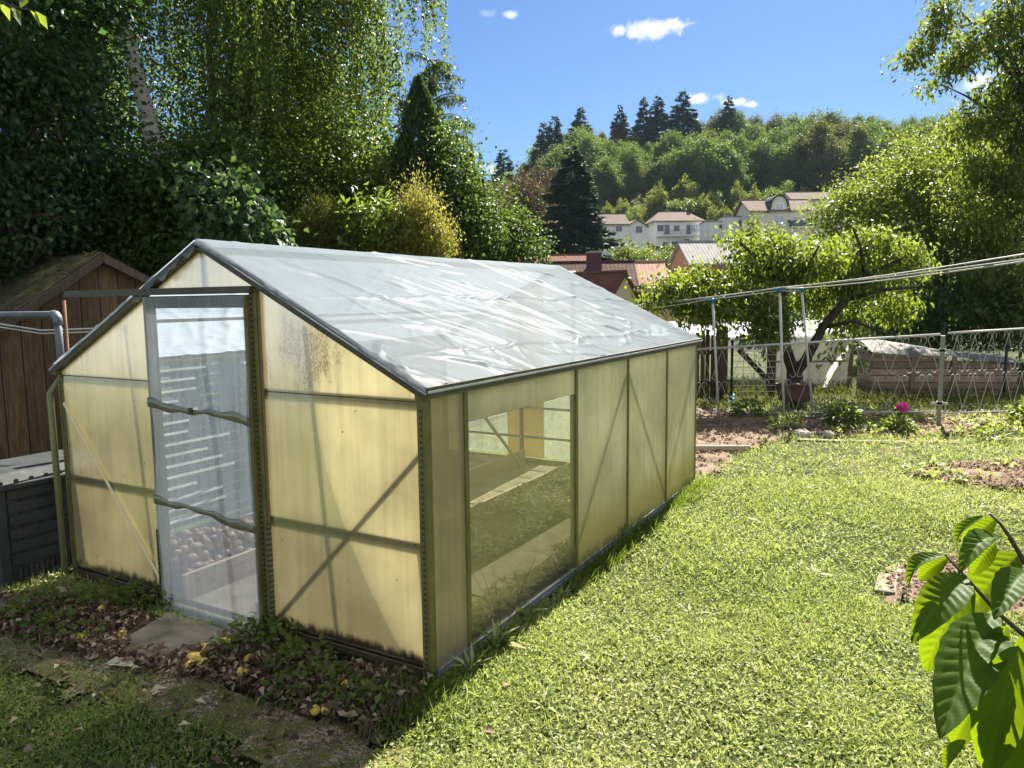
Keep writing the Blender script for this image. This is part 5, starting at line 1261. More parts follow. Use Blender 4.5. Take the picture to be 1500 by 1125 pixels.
o = mb.build('chain_link_fence', 'pipe_green'); tag(o, 'fine green chain-link mesh behind the scroll fence', 'fence')
mb = MB()
for x, y, D in ((1073, 500, 12.2), (1383, 475, 12.3), (1475, 505, 12.5)):
    p = at(x, y, D); q = MB().tube([(p.x, p.y, 0), p], .022, 7).lathe([(.02, -.02), (.034, -.01), (.034, .012), (.01, .03)], 8, tuple(p)).build('mesh_post', 'black_trim', smooth_=True)
    tag(q, {1073: 'thin dark post beside the picket gate', 1383: 'dark round-topped post right behind the sage post', 1475: 'dark mesh post at the right end of the timber crate'}[x], 'post')
# wire grid gate left of the cherry
A = at(1075, 430, 12.2); B = at(1140, 430, 12.2); mb = MB()
for k in range(9): mb.tube([Vector((A.x, A.y, .1+k*.1)), Vector((B.x, B.y, .1+k*.1))], .004, 4)
for k in range(5): p = A.lerp(B, k/4); mb.tube([Vector((p.x, p.y, .1)), Vector((p.x, p.y, .92))], .004, 4)
o = mb.build('wire_gate', 'galvanised'); tag(o, 'thin wire grid gate between picket post and cherry trunk', 'gate')

# clothes-drying frame
cf = thing('clothesline', 'metal clothes-drying frame with blue connectors and white lines', 'clothesline', (0, 8.2, 0))
tops_ = {}
for nm, bx_, by_, tx, ty in (('a', 1053, 613, 1044, 440), ('b', 1149, 622, 1142, 424), ('c', 1192, 614, 1174, 424), ('d', 960, 600, 949, 446)):
    p = G(bx_, by_); D0 = (p-CAM).dot(FH); q = at(tx, ty, D0); tops_[nm] = q
    MB().tube([(p.x, p.y, -.02), q], .018, 8).build('post', 'white_rod', cf, True, True)
    MB().lathe([(.018, -.045), (.03, -.035), (.032, .0), (.026, .02), (.012, .03)], 9, tuple(q)).tube([q-Vector((.09, .03, 0)), q+Vector((.07, .03, .01))], .016, 7).build('connector', 'blue_plastic', cf, True, True)
e1 = at(1620, 352, 5.2); e2 = at(1620, 362, 5.3); e3 = at(1620, 364, 5.0)
f0 = at(905, 452, 10.8)
def cord(pts, r=.007):
    out_ = []
    for p0, p1 in zip(pts[:-1], pts[1:]):
        L = (p1-p0).length
        for k in range(6): t = k/6; out_.append(p0.lerp(p1, t)-Vector((0, 0, .012*L*4*t*(1-t)*.5)))
    out_.append(pts[-1])
    MB().tube(out_, r, 6).build('line', 'white_rod', cf, True, True)
v3 = Vector((0, 0, .02))
cord([f0, tops_['d']+v3, tops_['b']+v3, e1]); cord([f0+Vector((.1, .1, -.05)), tops_['d']-v3*.5, tops_['b']+v3*1.4, e2], .006)
cord([tops_['d']-Vector((-.1, .2, .06)), tops_['a']+v3, tops_['b']-v3*.6, tops_['c']-v3], .007); cord([tops_['c']+v3, e3], .008)
cord([tops_['b']+v3, tops_['c']+v3], .01)

# picket gate and its post
gt = thing('picket_gate', 'weathered brown picket gate with uneven slats behind greenhouse corner', 'gate', tuple(land(1045, 12.6)))
for i_, (x, y) in enumerate(((1022, 487), (1030, 484), (1037, 483), (1045, 490), (1052, 486))):
    p = at(x, y, 12.6); MB().box((p.x-.035, p.y-.012, .04), (p.x+.035, p.y+.012, p.z)).build('picket', 'picket_wood', gt, True, bevel=.006)
for z in (.3, .82):
    a = at(1016, 430, 12.63); c_ = at(1058, 430, 12.63); MB().bar((a.x, a.y+.03, z), (c_.x, c_.y+.03, z), .03, .07).build('rail', 'picket_wood', gt, True)
p = at(1058, 478, 12.5); o = MB().lathe([(.11, 0), (.105, .5), (.1, p.z-.03), (.09, p.z), (.02, p.z+.015)], 12, (p.x, p.y, 0)).build('gate_post', 'picket_wood', smooth_=True); tag(o, 'thick round wooden gate post beside the pickets', 'post')
p = at(1133, 430, 13.2); o = MB().box((p.x-.07, p.y-.07, 0), (p.x+.07, p.y+.07, 1.05)).build('gate_post', 'picket_wood', bevel=.01); tag(o, 'square brown post just left of the cherry trunk', 'post')
a = at(1082, 512, 13); c_ = at(1152, 585, 12.9); o = MB().bar(a, c_, .05, .09).build('slanting_beam', 'bark', bevel=.006); tag(o, 'dark beam slanting down to the cherry trunk', 'beam')
c2_ = at(1190, 612, 12.6)
# blue hose hanging by the gate
hs = MB(); p = at(1073, 578, 11.7)
hs.tube([p+Vector((.03*math.sin(k*1.1), .03*math.cos(k*1.3), -.035*k*.3)) for k in range(34)], .012, 6)
o = hs.build('garden_hose', 'hose_blue', smooth_=True); tag(o, 'bright blue hose hanging beside the picket gate', 'hose')
# planter under the cherry
p = at(1168, 430, 11.6); pl_ = thing('planter_trough', 'dark reddish planter trough standing at the cherry trunk foot', 'planter', (p.x, p.y, 0), YAW)
MB().prism([(-.2, -.12, .12), (.2, -.12, .12), (.25, -.15, .36), (-.25, -.15, .36)], (0, .26, 0)).build('trough', 'terracotta', pl_, bevel=.01)
MB().box((-.27, -.17, .36), (.27, .13, .395)).build('rim', 'terracotta', pl_, bevel=.008); MB().box((-.16, -.1, 0), (-.1, .1, .12)).box((.1, -.1, 0), (.16, .1, .12)).build('foot', 'stone', pl_)

# long low tunnel tent under grey sheeting
pt = thing('polytunnel', 'low grey-sheeted tunnel with white plastic top behind the cherry', 'polytunnel', tuple(at(1160, 430, 14.2)), YAW)
pt.location.z = 0
Dt = 14.2
xl_, xr_ = (985-1160)/F_PX*Dt, (1250-1160)/F_PX*Dt
zl = zz(1150, 500, Dt)
def side_(u, v):
    x = xl_*.15+(xr_-xl_*.15)*u; return (x, .05*math.sin(u*19)+.1*(1-v)+.03*math.sin(u*7+v*5), zl*v*(1-.02*math.sin(u*3)))
MB().grid(side_, 40, 12).build('side_sheet', 'tarp_grey', pt, smooth_=True)
MB().box((xl_*.15, -.03, zl*.55), (xr_, .0, zl*.55+.035)).build('batten', 'grey_wood', pt)
zt_ = zz(1150, 478, Dt)
def top_(u, v):
    x = xl_+(xr_+.02-xl_)*u; a = v*math.pi
    return (x, 1.3-1.36*math.cos(a), zl+.0+(zt_-zl+.05*math.sin(u*15)+.06*float(fbm(u*8, v*4, 91)))*math.sin(a))
MB().grid(top_, 70, 14).build('top_sheet', 'sheet_white', pt, smooth_=True)
MB().box((xr_-.03, .0, 0), (xr_+.04, .07, zl+.05)).box((xl_*.15-.04, 0, 0), (xl_*.15+.03, .07, zl)).build('corner_post', 'old_wood', pt)
MB().box((xr_-.02, .08, .02), (xr_, 2.6, zl)).build('end_sheet', 'tarp_grey', pt)

# timber compost crate with loose cover
Dc = 12.9; p = at(1283, 430, Dc)
cc_ = thing('compost_crate', 'long brown timber compost crate with grey cover behind the scroll fence', 'crate', (p.x, p.y, 0), YAW-.12)
wc, dc = (1478-1283)/F_PX*Dc+.05, .8
h0_, h1_ = zz(1283, 520, Dc), zz(1478, 535, Dc)+.02
MB().prism([(0, 0, 0), (wc, 0, 0), (wc, 0, h1_), (0, 0, h0_)], (0, .03, 0)).build('front_boards', 'crate_boards', cc_)
MB().prism([(0, .04, 0), (0, dc, 0), (0, dc, h0_+.1), (0, .04, h0_)], (.03, 0, 0)).build('side_boards', 'crate_boards', cc_)
MB().prism([(wc-.03, .04, 0), (wc-.03, dc, 0), (wc-.03, dc, h1_+.05), (wc-.03, .04, h1_)], (.03, 0, 0)).build('side_boards', 'crate_boards', cc_)
for x in (.62, 1.28): MB().box((x, -.035, 0), (x+.07, -.003, h0_-.02)).build('batten', 'old_wood', cc_)
def cover(u, v):
    x = -.03+(wc+.06)*u; return (x, -.03+(dc+.1)*v, h0_+(h1_-h0_)*u+.03+.16*math.sin(v*1.6)*(1-.3*u)+.05*math.sin(u*5+1)*v+.04*float(fbm(u*9, v*5, 55)))
MB().grid(cover, 34, 14).build('cover', 'grey_cover', cc_, smooth_=True)
MB().bar((-.03, -.05, h0_+.015), (wc*.5, -.05, h0_*.62+h1_*.38+.02), .03, .05).build('cover_lath', 'old_wood', cc_)

# edging boards, stones
def lay(name, label, cat, a, b_, w, h, mat, z=0):
    A = G(*a); B = G(*b_); A.z = B.z = z+h/2; o = MB().bar(A, B, w, h).build(name, mat, bevel=.006); return tag(o, label, cat)
lay('edging_board', 'pale board edging the soil bed behind the greenhouse', 'board', (1012, 664), (1098, 664), .04, .09, 'bed_board')
lay('timber_beam', 'rough beam lying at the fence foot below the planter', 'beam', (1120, 618), (1215, 616), .09, .07, 'dark_plank')
lay('timber_beam', 'low beam at the fence foot behind the picket gate', 'beam', (1010, 622), (1075, 619), .08, .06, 'dark_plank')
lay('timber_beam', 'grey beam lying left of the sage fence post', 'beam', (1285, 612), (1372, 612), .08, .06, 'dark_plank')
for i_, (a, b_) in enumerate((((1168, 645), (1240, 647)), ((1246, 647), (1330, 648)), ((1336, 648), (1430, 647)), ((1436, 646), (1540, 643)))):
    lay('edging_stone', ('leftmost', 'second from left', 'third from left', 'rightmost')[i_]+' of the pale edging strips along the flower bed', 'edging', a, b_, .09, .018, 'concrete')
for i_, (a, b_) in enumerate((((1296, 868), (1302, 842)), ((1306, 838), (1336, 826)))):
    A = G(*a); B = G(*b_); o = MB().bar(Vector((A.x, A.y, -.014)), Vector((B.x, B.y, -.014)), .12, .05).build('edging_stone', 'concrete', bevel=.012)
    tag(o, ('flat kerb stone at the left of round bed under the sapling', 'flat kerb stone at the back of round bed under the sapling')[i_], 'edging')
def stone(px, py, r, label, seed):
    g = np.random.default_rng(seed); p = G(px, py); V = []; 
    def f(u, v):
        a, b_ = u*2*math.pi, (v-.5)*math.pi; k = 1+.5*(float(vn(math.cos(a)*1.4+seed, math.sin(a)*1.4+v*3, seed))-.5)
        return (p.x+r*k*math.cos(a)*math.cos(b_), p.y+r*.8*k*math.sin(a)*math.cos(b_), r*.22+r*.5*k*math.sin(b_))
    o = MB().grid(f, 14, 8).build('stone', 'stone'); tag(o, label, 'stone')
for q in ((1440, 622, .14, 'largest grey stone right of the sage post', 1), (1462, 626, .12, 'grey stone at the right of the largest one', 2), (1425, 628, .1, 'small grey stone in front of the largest one', 3), (1485, 622, .1, 'grey stone next to the right-edge plant', 4), (1268, 630, .1, 'dark stone between the two peony bushes', 5), (1176, 640, .13, 'rounded stone at the left end of flower bed', 6), (1212, 640, .1, 'rounded stone before the left peony bush', 7)): stone(*q)
# ================================================================== small plants
def bushlet(name, label, p, r, h, n, ln, wd, mat, seed, cat='plant', full=True, group=None):
    g = np.random.default_rng(seed); t = thing(name, label, cat, (p.x, p.y, p.z if p.z > .01 else 0), 0, group)
    d = unit(g.normal(size=(n, 3))); d[:, 2] = np.abs(d[:, 2]); q = g.uniform(.35, 1, n)**.6
    P = d*[r, r, h]*q[:, None]+[0, 0, .02]; D = d*[1, 1, .5]+g.normal(size=(n, 3))*.45; D[:, 2] -= .1
    me = (leaves if full else quads)('foliage', P, D, g.normal(size=(n, 3))*.5+[0, 0, 1], ln*g.uniform(.6, 1.25, n), wd, mat, rnd=g.random(n)); link('foliage', me, t)
    mb = MB()
    for k in range(7): c = d[k]*[r*.7, r*.7, h*.8]; mb.tube([(0, 0, -.01), (c[0]*.4, c[1]*.4, c[2]*.6), tuple(c)], [.008, .006, .003], 4, False)
    mb.build('stem', 'twig', t); return t
bushlet('peony_bush', 'round dark green peony bush without flower', G(1234, 628), .23, .34, 420, .095, .042, 'leaf_weed', 1)
t = bushlet('peony_bush', 'low green bush bearing one pink flower head', G(1315, 634), .19, .2, 300, .085, .04, 'leaf_weed', 2)
p = G(1315, 634); q = at(1322, 597, (p-CAM).dot(FH)); mb = MB(); g = np.random.default_rng(9)
mb.tube([(0, 0, .1), (q.x-p.x, q.y-p.y, q.z)], .005, 5); mb.build('flower_stem', 'twig', t)
n = 260; d = rdir(n); P = d*[.062, .062, .042]+[q.x-p.x, q.y-p.y, q.z]; link('flower', quads('flower', P, rdir(n), d, .036, .034, 'pink_petal'), t)
bushlet('leafy_plant', 'tall leafy plant cut by the right edge of the flower bed', G(1503, 628), .22, .36, 260, .12, .05, 'leaf_weed', 3)
bushlet('leafy_plant', 'bright rosette on the edging at the right of the flower bed', G(1452, 648), .17, .12, 60, .14, .035, 'leaf_weed', 4)
bushlet('leafy_plant', 'sprawling green plant by the blue hose', G(1095, 612), .24, .26, 130, .12, .05, 'leaf_weed', 5)
bushlet('grass_tuft', 'tall grass tuft at the foot of the nearest clothes post', G(1150, 634), .18, .2, 260, .14, .01, 'leaf_hazel', 6, full=False)
for i_, (a, b_) in enumerate(((1365, 690), (1342, 694), (1385, 702), (1355, 704), (1440, 708), (1395, 712), (1470, 690))):
    bushlet('bed_weed', ('leafy weed at the left end of right-hand soil mound', 'pale weed furthest left beside the soil mound', 'weed in the middle front of the right-hand soil mound', 'low weed at the near left of soil mound', 'weed at the near right of soil mound', 'flat weed in front of the soil mound', 'weed at the back of soil mound')[i_], G(a, b_), .1+.03*(i_ % 3), .07, 40, .085, .045, 'leaf_lawn', 20+i_)
# low growth along the fence bed
n = 3800; q = np.array([tuple(G(a, b_))[:2] for a, b_ in zip(rng.uniform(1130, 1560, n), rng.uniform(600, 640, n))])
q = q[vn(q[:, 0]*2.2, q[:, 1]*2.2, 15) > .42]; n = len(q)
P = np.c_[q, .02+.08*rng.random(n)]
o = link('bed_groundcover', quads('bed_groundcover', P, rdir(n)+[0, 0, .5], rdir(n)+[0, 0, 1], .07*rng.uniform(.5, 1.2, n), .035, 'leaf_lawn')); tag(o, 'low green weeds covering the flower bed along the fence', kind='stuff')
n = 9000; q = np.array([tuple(G(a, b_))[:2] for a, b_ in zip(rng.uniform(1010, 1560, n), rng.uniform(560, 606, n))])
P = np.c_[q, .02+.1*rng.random(n)]
o = link('meadow_grass', quads('meadow_grass', P, rdir(n)*.6+[0, 0, .8], rdir(n), .1*rng.uniform(.5, 1.2, n), .014, 'leaf_olive')); tag(o, 'rough grass of the neighbouring plot behind the fence', kind='stuff')
def clods(nm, poly, n, r, mat, seed, zb=.02, label=None):
    g = np.random.default_rng(seed); P = np.array(poly)[:, :2]; lo, hi = P.min(0), P.max(0); mb = []
    q = g.uniform(lo, hi, (n*3, 2)); q = q[inpoly(q[:, 0], q[:, 1], [tuple(p_) for p_ in P])][:n]; n = len(q)
    base = np.array([(1, 0, 0), (-.5, .87, 0), (-.5, -.87, 0), (0, 0, 1.0), (.3, .3, .6), (-.5, .1, .55)])
    V = base[None]*(r*g.uniform(.4, 1.3, (n, 1, 1)))*g.uniform(.6, 1.3, (n, 6, 3)); a = g.uniform(0, 6.28, n); ca, sa = np.cos(a)[:, None], np.sin(a)[:, None]
    V = np.stack([V[..., 0]*ca-V[..., 1]*sa, V[..., 0]*sa+V[..., 1]*ca, V[..., 2]], -1)+np.c_[q, np.full(n, zb)][:, None]
    F = np.array([(0, 4, 2), (0, 1, 4), (1, 3, 4), (2, 4, 3), (2, 3, 5), (1, 5, 3), (1, 2, 5)])
    o = link(nm, arrays_mesh(nm, V.reshape(-1, 3), (F[None]+np.arange(n)[:, None, None]*6).reshape(-1, 3), mat, 3)); tag(o, label, kind='stuff')
clods('soil_clods', POLY_LBED, 1500, .03, 'soil', 1, .03, 'loose clods on the dry soil bed')
clods('soil_clods', POLY_FBED, 1400, .03, 'soil', 2, .03, 'loose clods in the flower bed')
clods('soil_clods', POLY_RSOIL, 900, .03, 'soil', 3, .05, 'dark clods on the soil mound')
clods('soil_clods', POLY_RING, 500, .02, 'soil', 4, .03, 'dark clods in the round bed')
clods('gravel', POLY_PAVE, 2600, .0055, 'soil', 5, .014, 'loose grit on the mossy paving')

# ---- lawn: clover leaves and blades
def lawn_ok(x, y):
    k = ~((x > -W-.1) & (x < .02) & (y > -.05) & (y < LN+.05))
    e = (vn(x*3, y*3, 13)-.5)*.5+g.normal(0, .07, len(x))
    k &= ~(inpoly(x+e, y+e, POLY_PAVE) & (g.random(len(x)) < .93))
    for poly in (POLY_LITTER, POLY_LBED, POLY_FBED, POLY_RSOIL, POLY_RING):
        e = (vn(x*4, y*4, 3)-.5)*.3+g.normal(0, .03, len(x))
        k &= ~inpoly(x+e, y+e, [tuple(p_)[:2] for p_ in poly])
    k &= (x > -3.0)
    return k
def scatter(n, d0, d1, g):
    d = np.sqrt(g.uniform(d0**2, d1**2, n)); u = g.uniform(-.78, .80, n)
    return CX+d*(FH.x+u*rt.x), CY+d*(FH.y+u*rt.y)
g = np.random.default_rng(5)
PL, DL, UL, LL, WL, RL = [], [], [], [], [], []
for n, d0, d1, s in ((190000, 2.3, 4.5, .85), (170000, 4.5, 7.0, 1.05), (120000, 7.0, 12.2, 1.35)):
    x, y = scatter(n, d0, d1, g); k = lawn_ok(x, y); x, y = x[k], y[k]; n = len(x)
    dens = fbm(x*1.5, y*1.5, 41); keep = g.random(n) < np.clip((dens-.25)*4, .4, 1); x, y, dens = x[keep], y[keep], dens[keep]; n = len(x)
    far = np.clip((np.hypot(x-CX, y-CY)-6)/4, 0, 1)
    blade = g.random(n) < .5+.3*far
    ln = np.where(blade, g.uniform(.03, .07, n), g.uniform(.013, .027, n))*s; wd = np.where(blade, g.uniform(.003, .007, n)*s, ln*.8)
    z = .002+g.random(n)*.03*(.5+dens)
    D = g.normal(size=(n, 3)); D[:, 2] = np.where(blade, g.uniform(.1, 1.6, n), g.uniform(-.2, .6, n)); U = g.normal(size=(n, 3))*.7+[0, 0, 1]
    tone = np.clip(vn(x*1.1, y*1.1, 8)*.75+g.normal(0, .2, n)+.12, 0, 1)
    PL.append(np.stack([x, y, z], 1)); DL.append(D); UL.append(U); LL.append(ln); WL.append(wd); RL.append(tone)
o = link('lawn_grass', quads('lawn_grass', np.concatenate(PL), np.concatenate(DL), np.concatenate(UL), np.concatenate(LL), np.concatenate(WL), 'leaf_lawn', np.concatenate(RL))); tag(o, 'short lawn of clover and grass', kind='stuff')
n = 70000; x, y = scatter(n, 2.4, 11, g); k = lawn_ok(x, y) & (fbm(x*1.1, y*1.1, 61, 5) > .5); x, y = x[k], y[k]; n = len(x)
D = g.normal(size=(n, 3)); D[:, 2] *= .25
o = link('dry_grass', quads('dry_grass', np.stack([x, y, .012+.015*g.random(n)], 1), D, g.normal(size=(n, 3))*.3+[0, 0, 1], g.uniform(.015, .05, n), .004, 'leaf_straw')); tag(o, 'straw-coloured dead grass in the lawn', kind='stuff')
# longer grass along the greenhouse foot
n = 2600; y = g.uniform(-.12, LN, n); x = .03+np.abs(g.normal(0, .07, n)); k = vn(y*3, y*0, 6) > .35; x, y = x[k], y[k]; n = len(x)
x = np.r_[x, g.normal(-.02, .1, 900)]; y = np.r_[y, g.normal(-.22, .14, 900)]; n = len(x)
D = g.normal(size=(n, 3))*.5+[.25, 0, .9]
o = link('edge_grass', quads('edge_grass', np.stack([x, y, np.zeros(n)], 1), D, g.normal(size=(n, 3)), g.uniform(.05, .15, n), .006, 'leaf_hazel')); tag(o, 'longer grass growing along the greenhouse foot', kind='stuff')
# tufts of longer blades and broad clover in clumps
n = 420; cx_, cy_ = scatter(n, 2.4, 9.5, g); k = lawn_ok(cx_, cy_); cx_, cy_ = cx_[k], cy_[k]; n = len(cx_); m_ = 26
ii = np.repeat(np.arange(n), m_); N2 = n*m_
D = g.normal(size=(N2, 3))*.8; D[:, 2] = g.uniform(.15, 1.1, N2)
o = link('grass_tufts', quads('grass_tufts', np.stack([cx_[ii]+g.normal(0, .02, N2), cy_[ii]+g.normal(0, .02, N2), np.full(N2, .006)], 1), D, g.normal(size=(N2, 3))*.5+[0, 0, 1], g.uniform(.03, .085, N2)*np.repeat(g.uniform(.6, 1.3, n), m_), g.uniform(.004, .011, N2), 'leaf_lawn', np.clip(np.repeat(g.uniform(.2, .75, n), m_)+g.normal(0, .1, N2), 0, 1))); tag(o, 'tufts of longer grass and weeds in the lawn', kind='stuff')
# rosette weeds in the lawn
def rosette(name, label, p, r, n, mat, seed, wd=.22, up=.35, group=None):
    g = np.random.default_rng(seed); t = thing(name, label, 'weed', (p.x, p.y, 0), 0, group); a = g.uniform(0, 6.28, n)
    D = np.stack([np.cos(a), np.sin(a), g.uniform(.1, up*2, n)], 1); P = np.stack([np.cos(a)*.01, np.sin(a)*.01, np.full(n, .012)], 1)
    link('leaves', leaves('leaves', P, D, np.tile([0, 0, 1.], (n, 1))+g.normal(size=(n, 3))*.2, r*g.uniform(.6, 1.2, n), r*wd, mat, .15, .25, g.random(n)), t); return t
RW = [(1105, 740, .1, 'lower left of the lawn middle'), (790, 830, .12, ''), (940, 780, .16, '')]
for i_, (a, b_, r_, n_, lab) in enumerate(((725, 950, .16, 14, 'broad-leaved plantain growing at the foot of the clear greenhouse pane'), (770, 905, .13, 10, 'long-leaved weed at the base rail below the clear pane'), (925, 792, .17, 20, 'dark grassy clump at the foot of the middle side panel'), (975, 745, .12, 12, 'pale grey-green weed at the foot of far side panel'), (690, 985, .12, 14, 'weed between corner post and first mullion'), (1190, 845, .11, 10, 'lone rosette in the middle of the sunny lawn'), (850, 900, .1, 9, 'flat rosette a step away from the clear pane'), (1010, 905, .1, 9, 'small rosette in the near middle of lawn'), (870, 960, .12, 12, 'grassy rosette in the near lawn'), (1120, 770, .12, 12, 'bright weed in the lawn behind the reddish patch'), (1060, 720, .12, 12, 'pale weed in lawn near the far greenhouse corner'), (1180, 690, .1, 10, 'small weed in the far lawn'), (800, 1040, .12, 12, 'long-bladed weed in the nearest lawn'))):
    rosette('lawn_weed', lab, G(a, b_), r_, n_, 'leaf_lawn' if i_ not in (2,) else 'leaf_weed', 60+i_, .3 if i_ in (0, 1) else .16, .9 if i_ in (0, 1, 2, 4) else .4)
# tall wiry weed before the clear pane
p = G(735, 930); t = thing('wiry_weed', 'tall thin wiry weed standing before the clear pane', 'weed', (p.x, p.y, 0)); mb = MB(); g2_ = random.Random(4)
for k in range(4): a_ = g2_.uniform(-.1, .1); mb.tube([(0, 0, 0), (a_, a_*.3, .2), (a_*2.2, a_*.5, .36+.1*g2_.random())], [.002, .0016, .001], 4, False)
mb.build('stem', 'twig', t)

# ---- litter, weeds and fruit before the door
n = 4200; P0 = np.array(POLY_LITTER); q = g.uniform(P0.min(0), P0.max(0), (n*4, 2)); q = q[inpoly(q[:, 0], q[:, 1], POLY_LITTER)]
path_gap = np.hypot((q[:, 0]+1.45)/.27, (q[:, 1]+.31)/.2)+.5*(vn(q[:, 0]*9, q[:, 1]*9, 4)-.5) < 1
q = q[~path_gap][:n]
n = len(q); D = rdir(n); D[:, 2] *= .35
o = link('leaf_litter', leaves('leaf_litter', np.c_[q, .03+.045*g.random(n)], D, rdir(n)*.7+[0, 0, .7], g.uniform(.022, .06, n), g.uniform(.012, .032, n), 'leaf_litter', .35, .3)); tag(o, 'dead brown leaves piled before the greenhouse gable', kind='stuff')
n = 330; xx, yy = scatter(2400, 2.2, 5.5, g); k = xx < .1; k &= inpoly(xx, yy, NEAR) | inpoly(xx, yy, POLY_PAVE); q = np.c_[xx[k], yy[k]][:n]; n = len(q)
o = link('leaf_litter', leaves('leaf_litter', np.c_[q, np.full(n, .03)], rdir(n)*[1, 1, .3], rdir(n)*.5+[0, 0, .8], g.uniform(.03, .06, n), g.uniform(.02, .035, n), 'leaf_litter', .35, .3)); tag(o, 'brown leaves strewn over paving and shaded lawn', kind='stuff')
sl_ = MB().prism([(-1.75, -.1, .0), (-1.62, -.52, 0), (-1.2, -.56, 0), (-1.1, -.1, 0)], (0, 0, .028)).build('stepping_slab', 'mossy_slab', bevel=.006); tag(sl_, 'grey concrete slab in front of the film door', 'paving slab')
for i_, (a, b_, ln, an, lab) in enumerate(((155, 985, .11, .4, 'large pale yellow leaf lying on the mossy paving'), (180, 984, .085, .1, 'second pale leaf beside the large yellow one'), (80, 993, .06, 2, 'small pale leaf at the far left of paving'), (193, 993, .045, 1, 'tiny buff leaf right of the two pale ones'), (220, 1028, .08, 1.2, 'greyish leaf on the lawn edge of paving'), (287, 1040, .05, .2, 'small buff leaf in the middle of dark paving'), (137, 1036, .045, 2.2, 'pinkish leaf at the shaded lawn edge'), (262, 1078, .05, .9, 'cream leaf on the shaded near lawn'), (705, 1085, .06, .3, 'curled dark leaf on the nearest sunny lawn'), (735, 1020, .05, 1.1, 'reddish brown leaf on lawn near corner post'), (1175, 926, .045, .4, 'rust red leaf lying in the middle lawn'), (1107, 775, .05, .8, 'red leaf on lawn beyond the middle'))):
    p = G(a, b_); n = 1
    P = np.array([[0, 0, 0.]]); D = np.array([[math.cos(an), math.sin(an), .1]])
    o = link('fallen_leaf', leaves('fallen_leaf', P, D, np.array([[.1, -.3, 1.]]), ln, ln*.5, 'pale_leaf' if i_ < 8 else 'litter_leaf', .3, .25)); o.location = (p.x, p.y, .045); tag(o, lab, 'leaf')
am = MB().lathe([(.001, -.026), (.014, -.03), (.027, -.018), (.031, 0), (.027, .018), (.014, .027), (.005, .022), (.001, .018)], 14).mesh('apple', 'apple_skin', True)
for i_, (a, b_, s, lab) in enumerate(((281, 968, 1.1, 'front left apple of the yellow cluster right of the slab'), (290, 964, 1.0, 'back apple of the yellow cluster right of the slab'), (298, 975, 1.1, 'front right apple of the yellow cluster right of the slab'), (288, 969, 1.0, 'middle apple of the yellow cluster right of the slab'), (302, 952, .9, 'brownish apple just behind the yellow cluster'), (331, 944, 1.1, 'yellow apple nearest to the door post'), (338, 938, .9, 'greenish apple beside the door post one'), (276, 976, .8, 'greenish apple at the left of the yellow cluster'), (365, 968, .9, 'lone yellow apple among weeds right of the cluster'), (355, 986, .9, 'green apple half buried in leaves right of the cluster'), (178, 931, .75, 'small yellow apple left of the slab'), (119, 937, .9, 'green apple under weeds at left'), (150, 893, .9, 'pinkish apple in weeds near the plank'), (117, 896, .9, 'pale apple left of the pinkish one'), (508, 1008, 1.0, 'yellow apple near the corner post'), (537, 1007, .9, 'greenish apple nearest to the corner post'), (177, 936, .6, 'tiny apple just below the small yellow one'), (462, 1042, .7, 'green windfall at the near weeds'), (478, 1041, .7, 'second green windfall at the near weeds'))):
    p = G(a, b_+3, .03); o = link('apple', am); o.location = (p.x, p.y, .045); o.scale = (s,)*3; o.rotation_euler = (random.uniform(-1, 1), random.uniform(-1, 1), 0); tag(o, 'yellow windfall: '+lab if False else lab, 'apple', 'windfall apples before the greenhouse')
for i_, (a, b_, r_, h_, n_, lab) in enumerate(((60, 900, .15, .16, 90, 'leafy weed at the far left below the plank'), (108, 885, .13, .18, 160, 'ferny weed at the foot of the greenhouse corner'), (150, 890, .15, .13, 130, 'nettle-like weed under the left gable panel'), (195, 890, .13, .12, 90, 'dark weed midway under the left gable panel'), (232, 892, .1, .12, 60, 'round-leaved weed at the left door post'), (80, 930, .17, .1, 120, 'low dark weed left of the fallen apples'), (125, 945, .12, .09, 60, 'sprawling weed by the small yellow apple'), (140, 955, .05, .13, 40, 'bright yellow-green sprig beside the pale leaves'), (375, 940, .15, .12, 130, 'weed at the right door post'), (405, 955, .16, .13, 140, 'weed under the right gable panel near the door'), (440, 985, .17, .14, 160, 'thick weed midway under the right gable panel'), (470, 1015, .15, .12, 120, 'weed in front of the right gable panel'), (420, 1020, .12, .09, 70, 'low weed at the near edge of brown leaves'), (510, 1035, .14, .11, 90, 'weed at the grass edge near the corner post'), (330, 965, .1, .08, 60, 'creeping weed beside the yellow apples'), (545, 1045, .12, .09, 70, 'last weed before the sunny grass'), (30, 915, .14, .12, 80, 'pale broad weed at the left picture edge'))):
    bushlet('ground_weed', lab, G(a, b_), r_, h_, n_, .045 if i_ not in (1, 7) else .025, .03 if i_ not in (1, 7) else .012, 'leaf_weed' if i_ != 7 else 'leaf_gold', 100+i_)

# ================================================================== sapling in front
sp_ = thing('sapling', 'young sapling with large drooping sunlit leaves in the lower right foreground', 'sapling', (at(1640, 900, 1.35).x, at(1640, 900, 1.35).y, 0))
mb = MB()
mb.tube([at(1640, 430, 1.35)-Vector((0, 0, 1.75)), at(1640, 1100, 1.33), at(1620, 960, 1.3), at(1590, 820, 1.28)], [.014, .011, .009, .006], 8)
mb.build('trunk', 'twig', sp_, True, True)
for pts in ([(1628, 1000, 1.3), (1560, 900, 1.2), (1502, 825, 1.12), (1478, 785, 1.1), (1466, 768, 1.09), (1450, 753, 1.08)], [(1635, 1060, 1.3), (1570, 985, 1.15), (1502, 932, 1.07), (1460, 896, 1.04), (1418, 849, 1.04), (1384, 812, 1.05)]):
    k = len(pts); MB().tube([at(*p_) for p_ in pts], [.0055-.004*i/(k-1) for i in range(k)], 7).build('branch', 'twig', sp_, True, True)
